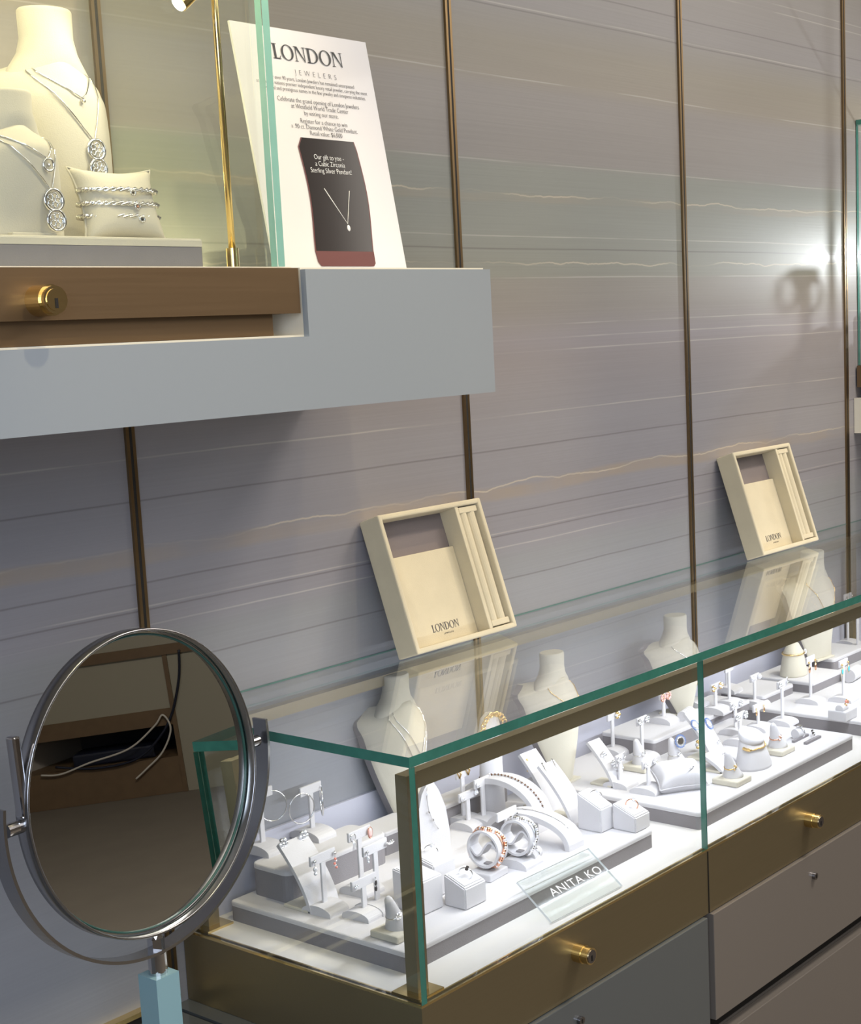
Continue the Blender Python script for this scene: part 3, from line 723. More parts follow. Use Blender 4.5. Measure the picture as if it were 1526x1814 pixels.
m = MB().tube([(.0, p[0]*1.0, p[1]+.0048) for p in p2[4:20]], .0006)
for q in range(6): m.ball((0, p2[6+2*q][0], p2[6+2*q][1]+.0052), .0012, sub=1)
tag(m.build('fine_bracelet', SILVER, None, ar2.location), 'fine silver bracelet over the low front arch', 'bracelet')

# ------------------------------------------------------------------ bangle holders
def bangle_holder(u, v, z, vc, r, label, bl, mat, slab, rz):
    B = at(u, v, z); zc = aty(u, vc, B.y).z-z
    t = thing('bangle_holder', B, label, 'bangle holder', rz)
    if slab: MB().box((0, 0, .005), (.040, .034, .010), bev=.0015).build('base', DISP, t)
    else: arc_base(t, .040, .044, .012)
    MB().box((0, 0, (zc-r)*.5+.005), (.009, .009, max(zc-r, .006)), bev=.001).build('neck', TAUPE, t)
    n = 40; m = MB(); Rv = []
    rows = []
    for i in range(n):
        a = 2*PI*i/n; ca, sa = math.cos(a), math.sin(a)
        rows.append([m.bm.verts.new(v) for v in ((-.0105, r*ca, zc+r*sa), (.0105, r*ca, zc+r*sa), (.0105, (r-.003)*ca, zc+(r-.003)*sa), (-.0105, (r-.003)*ca, zc+(r-.003)*sa))])
    for i in range(n):
        for k in range(4): m.bm.faces.new((rows[i][k], rows[i][(k+1) % 4], rows[(i+1) % n][(k+1) % 4], rows[(i+1) % n][k]))
    bmesh.ops.recalc_face_normals(m.bm, faces=m.bm.faces); m.build('ring_band', DISP, t, smooth=False)
    pts = [(-(r-.003)*.95+ (r-.003)*1.9*i/16, zc+.010*math.sin(2*PI*i/16)) for i in range(17)]
    MB().band(pts, .018, .0024).build('inner_spring', DISP, t)
    R = r+.0016; m = MB(); k = 56
    for i in range(k):
        a = 2*PI*i/k; m.ball((.0055*math.sin(3*a), R*math.cos(a), zc+R*math.sin(a)), .0030, mi=(i % 3 == 0), sub=1)
    m.torus((0.0, 0, zc), R, .0013, Matrix.Rotation(PI/2, 4, 'Y'))
    tag(m.build('bangle', mat, None, B, (0,0,rz)), bl, 'bangle')
bangle_holder(866, 1552, Z1, 1500, .0245, 'bangle holder with rose gold bangle on a square base', 'rose gold jewelled bangle on the left round holder', [ROSE, GEM], True, .08)
bangle_holder(923, 1531, Z1, 1480, .0240, 'bangle holder with white bangle on a domed base', 'white gold jewelled bangle on the right round holder', [SILVER, GEM], False, .08)
def ring_roll(u, v, z, r, L, label, rz, n=1, cat='ring roll', mat=DISP, name='ring_roll'):
    B = at(u, v, z)+Vector((0,0,r)); t = thing(name, B, label, cat, rz)
    seg = L/n
    for i in range(n): MB().cyl((-L/2+seg*(i+.5), 0, 0), r, seg*.92, 'X', seg=28).build('roll', mat, t)
    return t, B
rr, Bq2 = ring_roll(945, 1525, Z1, .0085, .030, 'little suede roll holding a silver ring behind the sign', .3)
tag(MB().torus((0,0,0), .0092, .0010, Matrix.Rotation(PI/2, 4, 'Y')).ball((0,-.005,.0085), .0018, sub=1).build('ring', SILVER, None, Bq2, (0,0,.3)), 'silver ring around the little suede roll', 'ring')
rr, Bq2 = ring_roll(905, 1519, Z1, .0070, .020, 'dark little ring roll between the bangle holders', .3, mat=TAUPE)
tag(MB().torus((0,0,0), .0078, .0012, Matrix.Rotation(PI/2, 4, 'Y')).build('ring', GOLD, None, Bq2, (0,0,.3)), 'gold ring around the dark roll between bangle holders', 'ring')
ring_roll(1216, 1273, ZD, .0085, .040, 'striped spiral ring roll on the middle dark riser', .2, 4)
rr, Bq2 = ring_roll(1415, 1308, Z1, .0085, .018, 'round suede ring roll right of the tall ring cone', -.2)
tag(MB().torus((.004,0,.001), .0092, .0012, Matrix.Rotation(PI/2, 4, 'Y')).box((.004,0,.0115), (.007,.007,.003), bev=.001).build('ring', SILVER, None, Bq2, (0,0,-.2)), 'silver ring with grey stone around the round roll', 'ring')
ring_roll(1512, 1205, Z1, .013, .05, 'thick white roll cut by the right picture edge', .1)

# ------------------------------------------------------------------ ring cones
def ring_cone(u, v, z, label, rl, mat=GOLD, tilt=-.34, slab=.044, h=.044, style='flower'):
    """(u, v) is the nearest corner of the square slab"""
    c = at(u, v, z)+Vector((slab/2+.001, slab/2, 0)); t = thing('ring_cone', c, label, 'ring cone')
    MB().box((0, 0, .0045), (slab, slab, .009), bev=.002).build('slab', DISPC, t)
    M = Matrix.Rotation(tilt, 4, 'Y')
    MB().lathe([(.0165,0), (.0140,.006), (.0095,.018), (.0070,.030), (.0048,h-.003), (.0028,h), (.0005,h+.0006)], (.003, 0, .008), 24, M=M).build('cone', DISP, t)
    P = Vector((.003,0,.008)) + (M.to_3x3() @ Vector((0,0,.019)))
    m = MB().torus(P, .0092, .0011, M, mi=0)
    for k in range(6):
        a = k*PI/3; m.ball(P+Vector((-.002+.0035*math.cos(a), -.0095, .0035*math.sin(a))), .0017, mi=k % 2, sub=1)
    o = m.build('ring', [mat, GEM], None, c); tag(o, rl, 'ring'); return t, c
ring_cone(704, 1675, Z1, 'ring cone on a square slab behind the brass corner post', 'silver flower ring on the cone behind the brass post', SILVER)
ring_cone(1306, 1397, Z1, 'ring cone with gold flower ring right of the white pillow', 'gold flower ring on the cone right of the pillow', GOLD)
ring_cone(1386, 1342, Z1, 'ring cone with rose crown ring right of the choker form', 'rose crown ring on the cone behind the choker form', ROSE)
ring_cone(1142, 1372, Z1, 'ring cone on a slab half hidden by the white pillow', 'silver ring on the cone left of the starburst', SILVER)
tc_, c_ = ring_cone(1205, 1372, Z1, 'tall ring cone behind the pillow with the blue starburst', 'thin silver ring low on the starburst cone', SILVER, h=.046)
starburst(aty(1206, 1313, c_.y-.012), .0115, 'blue starburst ring with grey centre above the pillow', (1.35, 0, -.35))
# small tilted frames with bars at the end of the middle tray
B = at(1440, 1313, Z1)
t = thing('ring_rack', B, 'small flat rack with dark beads at the front right of the middle tray', 'jewellery rack', .0)
MB().box((0,0,.002), (.050,.006,.004)).box((.0,.022,.002), (.050,.005,.004)).build('bars', TAUPE, t)
m = MB()
for k in range(4): m.ball((.015+.006*k, .005+.004*k, .007), .0030, mi=k % 2, sub=1)
tag(m.build('beaded_earring', [SILVER, DARKST], None, B), 'row of dark beads lying on the small flat rack', 'earring')

# ------------------------------------------------------------------ pillows
def pillow(name, c, w, h, th, label, mat, rot, piping=True, pinch=.12):
    t = thing(name, c, label, 'display pillow', rot=rot); n = 20; bm = bmesh.new(); grid = {}
    def edge(a): return 1-pinch*(1-abs(a)**2.2)
    for sgn in (1, -1):
        for i in range(n+1):
            for j in range(n+1):
                a, b = 2*i/n-1, 2*j/n-1
                x = a*w/2*(edge(b)); y = b*h/2*(edge(a)); zt = sgn*th/2*((1-a**4)*(1-b**4))**.55
                bd = i in (0, n) or j in (0, n)
                if bd and sgn == -1: grid[(sgn,i,j)] = grid[(1,i,j)]; continue
                grid[(sgn,i,j)] = bm.verts.new((x, y, 0 if bd else zt))
        for i in range(n):
            for j in range(n):
                q = [grid[(sgn,i,j)], grid[(sgn,i+1,j)], grid[(sgn,i+1,j+1)], grid[(sgn,i,j+1)]]
                f = bm.faces.new(q if sgn == 1 else q[::-1]); f.smooth = True
    m = MB(); m.bm.free(); m.bm = bm; m.build('cushion', mat, t)
    if piping:
        pts = []
        for i in range(n): a = 2*i/n-1; pts.append((a*w/2, -h/2*edge(a), 0))
        for i in range(n): b = 2*i/n-1; pts.append((w/2*edge(b), b*h/2, 0))
        for i in range(n): a = 1-2*i/n; pts.append((a*w/2, h/2*edge(a), 0))
        for i in range(n): b = 1-2*i/n; pts.append((-w/2*edge(b), b*h/2, 0))
        MB().tube(pts, .0011, closed=True, seg=6).build('piping', mat, t)
    return t
pc = (at(1172, 1402, Z1)+at(1264, 1409, Z1))/2
pillow('display_pillow', pc+Vector((.012, .022, .020)), .078, .052, .044, 'plump white suede pillow in the middle of the low case', DISP, (R_(26), 0, -.62))
tag(MB().tube([(-.006,0,0), (0,-.001,.0005), (.007,0,0)], .0008).build('bar_pendant', SILVER, None, pc+Vector((.010,-.002,.037))), 'tiny silver bar on the white pillow', 'pendant')

# ------------------------------------------------------------------ choker form and bangle cone
def loft(name, secs, mat, parent, seg=40):
    """stack of ellipses (cx, cy, cz, rx, ry, tilt)"""
    m = MB(); rings = []
    for cx, cy, cz, rx, ry, tl in secs:
        rings.append([m.bm.verts.new((cx+rx*math.cos(2*PI*k/seg), cy+ry*math.sin(2*PI*k/seg), cz+tl*math.sin(2*PI*k/seg))) for k in range(seg)])
    for i_, (a, b) in enumerate(zip(rings, rings[1:])):
        for k in range(seg): f = m.bm.faces.new((a[k], a[(k+1) % seg], b[(k+1) % seg], b[k])); f.smooth = i_ < len(rings)-2
    m.bm.faces.new(rings[0][::-1]); tp = [m.bm.verts.new(v.co) for v in rings[-1]]; m.bm.faces.new(tp); return m.build(name, mat, parent)
c = (at(1300, 1362, Z1)+at(1380, 1352, Z1))/2 + Vector((0, .004, 0))
t = thing('choker_form', c, 'tapered suede choker form with a slanted collar and gold band', 'choker form', .1)
loft('body', [(0,0,0,.036,.026,0), (0,0,.004,.036,.026,0), (-.001,.001,.022,.031,.022,.001), (-.003,.002,.038,.025,.018,.003), (-.003,.003,.046,.021,.015,.003)], DISP, t)
loft('collar', [(-.003,.003,.038,.0215,.0155,.003), (-.003,.002,.043,.0245,.0185,.004), (-.002,.002,.051,.0255,.0190,.007), (-.002,.002,.0525,.0235,.0175,.007), (-.002,.003,.050,.016,.011,.004)], DISP, t)
m = MB(); 
for i in range(30):
    a = PI+PI*.95*i/29; m.ball((-.004+.0272*math.cos(a), .002+.0205*math.sin(a), .041+.008*math.sin(a)-.012*(math.cos(a) < -.5)*(-.5-math.cos(a))), .0016 if i > 4 else .0030, mi=i % 2 if i > 4 else 0, sub=1)
tag(m.build('choker', [GOLD, GOLD], None, c, (0,0,.1)), 'thin gold choker around the slanted collar', 'necklace')
c = at(1415, 1196, .8812)
t = thing('bangle_cone', c+Vector((0,.01,0)), 'white tapered bangle cone on the small riser', 'bangle cone')
loft('body', [(0,0,0,.031,.024,0), (0,0,.003,.031,.024,0), (0,0,.030,.026,.020,0), (0,0,.045,.022,.017,0), (0,0,.060,.012,.010,0), (0,0,.064,.004,.003,0)], DISPC, t)
tag(MB().torus((0,0,0), .0245, .0016, Matrix.Diagonal((1,.8,1,1))).ball((.020,-.014,0), .005, mi=1, sc=(1,.6,1.1)).build('bangle', [GOLD, GEM], None, c+Vector((0,.01,.042))), 'yellow bangle with white flower around the tapered cone', 'bangle')
c = at(1500, 1278, Z1)
t = thing('ring_box', c, 'low open suede box with orange flower ring at the picture edge', 'ring box')
MB().box((.014,.014,.009), (.044,.034,.018), bev=.002).build('box_body', DISP, t)
MB().cyl((.004,.010,.021), .0075, .02, 'X', seg=20).build('roll', DISP, t)
m = MB()
for k in range(6): m.ball((.004*math.cos(k), -.003, .004*math.sin(k*1.3)), .0028, mi=k % 2, sub=1)
tag(m.build('flower_ring', [CORAL, GOLD], None, c+Vector((.012,.008,.030))), 'orange coral flower ring on the low open box', 'ring')

# ------------------------------------------------------------------ necklace busts
def bust(c, h, w, label, mat=DISPC, rz=0, name='necklace_bust', lean=.0, nr=None, low=.17, nk=.052):
    """flat-topped neck that flares into shoulders and narrows to the foot; local front is -y"""
    t = thing(name, c, label, 'necklace bust', rz)
    nr = nr or w*.165
    # neck: lofted, joining the shield-shaped front plate
    zs = h; nh = nk; secs = [(0, .014, zs-nh*1.25, w*.36, w*.12, 0), (0, .013, zs-nh, w*.335, w*.15, 0), (0, .012, zs-nh*.82, w*.27, w*.165, 0), (0, .011, zs-nh*.64, nr*1.16, nr*.94, 0), (0, .010, zs-nh*.42, nr*1.02, nr*.84, 0), (0, .010, zs-.0035, nr*1.03, nr*.86, 0), (0, .010, zs-.0015, nr*1.02, nr*.85, 0), (0, .010, zs, nr*.97, nr*.80, 0)]
    # front shield: curved surface
    n = 26; mm_ = 22; m = MB(); F = []; Bk = []
    def half(k):        # half width by height 0..1
        if k < .90:
            q = k/.90; return w*(low+(.5-low)*math.sin(q*PI/2)**1.15)
        q = (k-.90)/.10; return w*(.5-.26*q**.75)
    for i in range(n+1):
        k = i/n; hw = half(k*.98); row = []; rb = []
        for j in range(mm_+1):
            a = 2*j/mm_-1; x = a*hw
            y = -.022*(1-a*a)*(.35+.65*math.sin(min(1, k*1.15)*PI*.62)) - .006 + .030*(a*a)*min(1, k*1.2) + .016*max(0, k-.80)/.20
            z = (h-nk*.72)*k + (-.010*a*a*(k > .75)*(k-.75)*4)
            row.append(m.bm.verts.new((x, y, z))); rb.append(m.bm.verts.new((x*.97, y+.013, z)))
        F.append(row); Bk.append(rb)
    for i in range(n):
        for j in range(mm_):
            f = m.bm.faces.new((F[i][j], F[i][j+1], F[i+1][j+1], F[i+1][j])); f.smooth = True
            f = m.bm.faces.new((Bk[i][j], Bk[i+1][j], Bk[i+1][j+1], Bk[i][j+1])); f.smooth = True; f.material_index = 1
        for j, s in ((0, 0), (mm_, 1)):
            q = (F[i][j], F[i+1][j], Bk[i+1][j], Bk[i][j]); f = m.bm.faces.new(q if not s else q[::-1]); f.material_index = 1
    for j in range(mm_):
        m.bm.faces.new((F[0][j], Bk[0][j], Bk[0][j+1], F[0][j+1])); m.bm.faces.new((F[n][j], F[n][j+1], Bk[n][j+1], Bk[n][j]))
    m.build('chest', [mat, TAUPE], t)  # darker sides and back: their shade is put into the colour
    loft('neck', secs, mat, t)
    MB().box((0, .012, h*.30), (w*.16, .018, h*.60), bev=.003).build('back_support', mat, t)
    MB().box((0, .006, .002), (w*.40, .050, .004), bev=.001).build('foot', mat, t)
    def surf(a, k):
        hw = half(k*.98); y = -.022*(1-a*a)*(.35+.65*math.sin(min(1, k*1.15)*PI*.62)) - .006 + .030*(a*a)*min(1, k*1.2) + .016*max(0, k-.80)/.20
        return Vector((a*hw, y-.0012, (h-nk*.72)*k + (-.010*a*a*(k > .75)*(k-.75)*4)))
    return t, surf
def chain(B, surf, k0, k1, a0, label, r=.0007, mat=SILVER, pend=None, rz=0, mid=0.0, name='necklace'):
    t = thing(name, B, label, 'necklace', rz)
    pts = []
    n = 22
    for i in range(n+1):
        q = i/n; a = -a0+2*a0*q; s = abs(2*q-1); k = k1+(k0-k1)*(s**1.25); pts.append(surf(a+mid*(1-s), min(k, 1.0)))
    MB().tube(pts, r, seg=6).build('chain', mat, t)
    p = surf(mid, k1)
    if pend:
        m = MB()
        if pend == 'dot': m.ball(p+Vector((0,-.001,-.003)), .0026, sub=1)
        if pend == 'disc': m.torus(p+Vector((0,-.001,-.006)), .0055, .0012, Matrix.Rotation(PI/2, 4, 'X')).ball(p+Vector((0,-.001,-.006)), .0020, sub=1)
        if pend == 'discs':
            for i, (dz, rr_) in enumerate(((-.009, .0096), (-.027, .0092))):
                c = p+Vector((.001*i, -.0025, dz)); m.torus(c, rr_, .0018, Matrix.Rotation(PI/2, 4, 'X'))
                for q in range(5): a = 2*PI*q/5; m.torus(c+Vector((.0042*math.cos(a), 0, .0042*math.sin(a))), .0026, .0009, Matrix.Rotation(PI/2, 4, 'X'), n=14, seg=6)
        m.build('pendant', mat, t)
    return t
BU = []
for (u, v, z, h, w, lab, rz) in (
    (706, 1194, 1.083, .222, .125, 'nearest bust in the low case with a double fine chain, lit yellow', .08),
    (987, 1156, 1.074, .213, .125, 'second bust in the low case with a flower pendant', .05),
    (1205, 1090, 1.086, .225, .130, 'third bust with sparkling pendant, left of the tall far bust', .0)):
    B = at(u, v, z); B.y = max(B.y, -.16)
    B = aty(u, v, B.y-.0)
    top = B.copy(); B.z = top.z-h; 
    Bf = Vector((B.x, B.y-.004, top.z-h)); Bf.z = Z1 if top.z-Z1 > .05 else B.z
    hh = top.z-Z1
    if u == 1205: p_ = aty(u, v, -.085); Bf = Vector((p_.x, -.085, ZD)); hh = p_.z-ZD
    if u == 987: p_ = aty(u, v, -.085); Bf = Vector((p_.x, -.085, Z1)); hh = p_.z-Z1
    BU.append((Bf,)+bust(Bf, hh, w, lab, rz=rz)+(rz,))
B = BU[0]; chain(B[0], B[2], .97, .40, .62, 'outer fine chain on the nearest bust', rz=B[3]); chain(B[0], B[2], .985, .60, .55, 'inner fine chain on the nearest bust', rz=B[3], pend='dot')
B = BU[1]; chain(B[0], B[2], .97, .66, .6, 'gold chain with flower pendant on the second bust', mat=GOLD, pend='disc', rz=B[3])
B = BU[2]; chain(B[0], B[2], .97, .62, .6, 'fine chain with large stone pendant on the third bust', pend='disc', rz=B[3])
# tall far bust
p = at(1443, 976, 1.087); p = aty(1443, 976, -.075)
Bf = Vector((p.x, -.08, .885)); hh = p.z-.885
t4, s4 = bust(Bf, hh, .15, 'tallest bust far right, standing under the second suede tray', rz=-.1, low=.26, nk=.06)
chain(Bf, s4, .97, .45, .6, 'long fine chain with a gold charm on the tallest bust', pend='disc', mat=GOLD, rz=-.1)
# slim white necklace plaque behind the glass corner
B = at(772, 1512, Z1)
t = thing('necklace_plaque', B+Vector((0,.004,0)), 'slim white necklace plaque standing right behind the glass corner', 'necklace plaque', -.25)
n = 18; pts = []
MB().prism([(-.026,0),(.026,0),(.0255,.03),(.021,.06),(.012,.085),(.004,.098),(-.006,.100),(-.016,.085),(-.023,.06),(-.0255,.03)], -.004, .004, 'Y').build('plaque', DISP, t)
tag(MB().tube([(-.010,0,.094), (-.012,0,.080), (-.010,0,.062), (-.006,0,.050), (.000,0,.040), (.004,0,.034)], .0007).ball((-.010,0,.060), .002, sub=1).ball((-.004,0,.048), .002, sub=1).build('pendant_chain', SILVER, None, B+Vector((0,-.003,0)), (0,0,-.25)), 'fine chain with two stones on the slim plaque', 'necklace')
# curb choker form under the top glass
B = aty(866, 1262, -.10); hh = B.z-Z1
t = thing('choker_stand', (B.x, B.y, Z1), 'narrow rounded stand with chunky gold links under the top glass', 'choker stand', -.3)
loft('body', [(0,0,0,.020,.014,0), (0,0,hh*.5,.018,.012,0), (0,0,hh*.8,.019,.012,0), (0,0,hh*.95,.014,.009,0), (0,0,hh,.006,.004,0)], DISP, t)
m = MB()
for i in range(15):
    a = PI*i/14; p = Vector((-.020*math.cos(a), -.013, hh-.026+.026*math.sin(a)-.016*max(0, -math.cos(a))*-1*0)); m.torus(p, .0034, .0013, Matrix.Rotation(PI/2+ (i % 2)*.6, 4, 'X'), n=14, seg=6)
tag(m.build('gold_link_necklace', GOLD, None, (B.x, B.y, Z1), (0,0,-.3)), 'chunky gold link necklace draped over the narrow stand', 'necklace')

# ------------------------------------------------------------------ acrylic name sign
fb = at(976, 1636, DZ+.0006); fb2 = at(1101, 1571, DZ+.0006); Ls = (fb2-fb).length; rz = math.atan2(fb2.y-fb.y, fb2.x-fb.x)
t = thing('acrylic_sign', fb, 'clear acrylic name sign leaning on the front of the near tray', 'sign', rz)
dd = .052; hz = .040; ang = math.atan2(hz, dd); Lp = math.hypot(dd, hz)
m = MB().box((Ls/2, Lp/2, .0015), (Ls, Lp, .003)); m.bm.normal_update()
for f in m.bm.faces: f.material_index = 0 if abs(f.normal.z) > .9 else 1
m.build('plate', [GLASS, pm('acrylic_edge', (.75,.78,.8), .15, spec=.8)], t, rot=(ang, 0, 0))
q = text_obj('ANITA KO', .0165, WHITE, t, (0,0,0), (ang, 0, 0), sx=1.25, name='sign_lettering', off=-.0001, spacing=1.1)
q.location = Vector((Ls*.57, math.cos(ang)*Lp*.42, math.sin(ang)*Lp*.42)) + Vector((0, -math.sin(ang), math.cos(ang)))*.0036
MB().box((Ls/2, dd*.93, hz*.93), (Ls*.9, .012, .002)).build('upper_strip', GLASS, t)

# ================================================================== suede presentation trays on the top glass
def suede_tray(u0, v0, u1, v1, label, ztop_uv):
    yb = -.0986; zb = TZ+.0110
    a = aty(u0, v0, yb); b = aty(u1, v1, yb); Wd = b.x-a.x
    th = R_(18.0); D = .038; L = .195
    t = thing('suede_tray', (a.x, -.0625, TZ+.0006), label, 'jewellery tray', rot=(-th, 0, 0))
    # local: x width, z along the slope, -y towards the viewer; rim, floor, partition
    r = .0075
    m = MB()
    m.box((Wd/2, -.003, L/2), (Wd-.002, .005, L-.002))
    m.build('back_panel', SUEDE_D, t)
    m = MB().box((r/2, -D/2, L/2), (r, D, L), bev=.0022).box((Wd-r/2, -D/2, L/2), (r, D, L), bev=.0022).box((Wd/2, -D/2, r/2), (Wd-.002, D-.0004, r), bev=.0022).box((Wd/2, -D/2, L-r/2), (Wd-.002, D-.0004, r), bev=.0022)
    m.build('rim', SUEDE, t)
    xp = Wd*.735
    m = MB().box(((r+xp)/2, -.009, r+(L*.70-r)/2), (xp-r-.001, .008, L*.70-r), bev=.001).build('cushion_pad', SUEDE, t)
    q = serif_london(.0105, INKG, t, (xp*.60, -.0134, r+.016), (PI/2, 0, 0), 'printed_name')
    text_obj('JEWELERS', .0030, INKG, t, (xp*.62, -.0133, r+.010), (PI/2, 0, 0), name='printed_subtitle', spacing=1.6)
    MB().box((xp+.0035, -D/2+.0008, L/2), (.007, D-.003, L-2*r+.001), bev=.001).build('partition', SUEDE, t)
    cw = (Wd-r-xp-.007)
    m = MB()
    m.box((xp+.007+cw/2, -.013, L/2), (cw-.001, .018, L-2*r))
    for k in (0, 1): m.cyl((xp+.007+cw*(.29+.42*k), -.025, L/2), cw*.21, L-2*r-.018, 'Z', seg=20)
    m.build('ring_rolls', SUEDE, t, smooth=False)
    for zz in (r+.006, L-r-.006): MB().box((xp+.007+cw/2, -.0275, zz), (cw-.003, .014, .009), bev=.0015).build('end_stop', SUEDE, t)
    return t
suede_tray(740, 1144, 917, 1095, 'cream suede tray leaning on the wall nearer the mirror', None)
suede_tray(1354, 968, 1452, 942, 'cream suede tray leaning on the wall farther right', None)

# ================================================================== upper left showcase on its white wall shelf
SY = -.31
t = thing('wall_shelf', (0, 0, 0), 'white lacquered wall shelf with a stepped end, upper left', 'shelf')
xr = aty(876, 690, SY).x; zb_ = 1.476; zl = 1.5525; zh = 1.6205; xn = aty(548, 592, SY).x
pts = [(-1.2, zb_), (xr, zb_), (xr, zh), (xn, zh), (xn, zl), (-1.2, zl)]
MB().prism([(p[0]-.001*(p[0] == xr), p[1]) for p in pts], SY+.008, -.001, 'Y').build('shelf_body', LACQ_LIT, t)
MB().prism([(p[0]+.002*(p[0] == xr), p[1]-.002*(p[1] in (zl, zh))) for p in pts], SY, SY+.0075, 'Y').build('front_glass_panel', LACQ, t)
t = UP = thing('upper_showcase', (0, 0, 0), 'upper left glass showcase on a bronze base with round lock', 'showcase')
xb = 1.1075
box_obj('bronze_base', (-1.0, -.3060, 1.5745), (xb, -.004, 1.6200), BRASSD, t)
box_obj('plinth', (-1.0, -.298, zl+.0003), (xb-.032, -.01, 1.5745), BRASSD, t)
box_obj('deck', (-.98, -.300, 1.6202), (xb-.004, -.006, 1.6212), LACQ_LIT, t)
p = aty(98, 531, -.33)
k = MB().cyl((p.x-.001, -.316, p.z), .0135, .020, 'Y').cyl((p.x-.001, -.329, p.z), .0120, .006, 'Y').build('lock', BRASSP, t)
MB().cyl((p.x-.001, -.3324, p.z), .0095, .0010, 'Y', mi=0).box((p.x-.001, -.3331, p.z-.003), (.0028, .0008, .0085), mi=1).build('keyhole', [BRASSP, BLACK], k)
gx = aty(505, 465, -.30).x; gi = aty(493, 465, -.30).x
pane('front_glass', (-.98, -.3000, 1.6215), (gi-.001, -.2910, 2.14), t, EDGE_L, show='xx')
pane('side_glass', (gi, -.3000, 1.6215), (gx, -.006, 2.14), t, EDGE_L, show='y')
# the glass edge towards the viewer is cut and polished, pale green
pane('top_glass', (-.98, -.300, 2.1405), (gx, -.006, 2.150), t, EDGE_L)
p = aty(413, 463, -.255); q = aty(368, 0, -.255); px_ = p.x
pl = MB().tube([(p.x, -.255, 1.6225), (p.x-.001, -.255, 2.12)], .0036, seg=14).build('pole', BRASSP, t)
MB().cyl((p.x, -.255, 1.6219), .0150, .0012).cyl((p.x, -.255, 1.6325), .0065, .020).build('pole_foot', BRASSP, pl)
p5 = aty(322, 2, -.255)
d_ = Vector((-.70, .15, -.62)).normalized(); M_ = d_.to_track_quat('Z', 'Y').to_matrix().to_4x4()
sl = MB().cyl((0,0,0), .0085, .040, seg=24).cyl((0,0,.021), .0070, .002, seg=24, mi=1).build('spot_head', [BRASSP, pm('lamp_face', (1,1,.95), .3, emit=((1,.95,.85), 14))], t, p5-d_*.016)
sl.rotation_euler = M_.to_euler()
MB().tube([p5-d_*.036, (px_-.012, -.255, p5.z+.034), (px_-.001, -.255, p5.z+.036)], .003).build('spot_arm', BRASSP, t)
UZ = aty(200, 421, -.262).z
tray(.30, aty(360, 440, -.272).x, -.272, -.072, 1.6213, UZ, 'cream topped riser in the upper left showcase', 'display_riser', 'riser', .008, topm=DISPC, bev=.003)
tb = aty(88, 15, -.15)
B5 = Vector((tb.x, -.15, UZ)); t5, s5 = bust(B5, tb.z-UZ+.0, .150, 'large cream bust at the back of the upper showcase', rz=.0, nr=.027, low=.36, nk=.066)
chain(B5, s5, .95, .78, .5, 'short fine chain high on the large cream bust', rz=0, mid=.12, pend='dot')
chain(B5, s5, .97, .56, .60, 'long chain with stacked openwork pendants on the large bust', rz=0, mid=.30, pend='discs')
tb = aty(18, 158, -.235)
B6 = Vector((tb.x, -.235, UZ)); t6, s6 = bust(B6, tb.z-UZ, .118, 'smaller cream bust in front at the left picture edge', rz=.0, nr=.024, low=.34, nk=.045)
chain(B6, s6, .96, .70, .55, 'upper chain with openwork disc on the smaller bust', rz=0, mid=.25, pend='disc')
chain(B6, s6, .97, .42, .60, 'long chain with oval openwork pendant on the smaller bust', rz=0, mid=.36, pend='discs')
pa = aty(158, 415, -.225); pb = aty(305, 415, -.225); pcx = (pa.x+pb.x)/2
ppos = Vector((pcx-.006, -.215, UZ+.034))
pillow('display_pillow', ppos, .092, .078, .036, 'cream suede pillow wearing three rope bracelets, upper showcase', DISPC, (R_(72), 0, -.12), pinch=.16)
for i, (dz, w_, mt) in enumerate(((.014, 'top', DARKST), (.001, 'middle', ROSE), (-.011, 'lowest', DARKST))):
    m = MB(); n = 64; W2 = .0410+.0008*i
    def ppt(a): return Vector((W2*math.cos(a), .0205*math.sin(a), 0))
    for s in (0, 1):
        pts = [ppt(2*PI*j/n)+Vector((0, 0, 0)) + Vector((math.cos(2*PI*j/n)*.0015*math.cos(j*1.6+s*PI), math.sin(2*PI*j/n)*.0015*math.cos(j*1.6+s*PI), .0015*math.sin(j*1.6+s*PI))) for j in range(n)]
        m.tube(pts, .0015, closed=True, seg=6)
    t = thing('rope_bracelet', ppos+Vector((0, -.0005, dz)), '%s of the three silver rope bracelets on the cream pillow' % w_, 'bracelet', -.12)
    m.build('rope', SILVER, t)
    MB().torus((.004+.004*i, -.0225, -.003), .0026, .0008, Matrix.Rotation(PI/2, 4, 'X')).ball((.004+.004*i, -.0225, -.003), .0013, sub=1, mi=1).build('charm', [SILVER, mt], t)
p = aty(125, 337, -.13)
t = thing('round_display_stand', (p.x, -.13, UZ), 'short cream cylinder stand behind the pillow in the upper showcase', 'display stand')
MB().cyl((0,0,(p.z-UZ)/2), .019, p.z-UZ-.004).build('column', DISPC, t); MB().cyl((0,0,p.z-UZ-.002), .0196, .004).build('top_disc', DISPC, t)

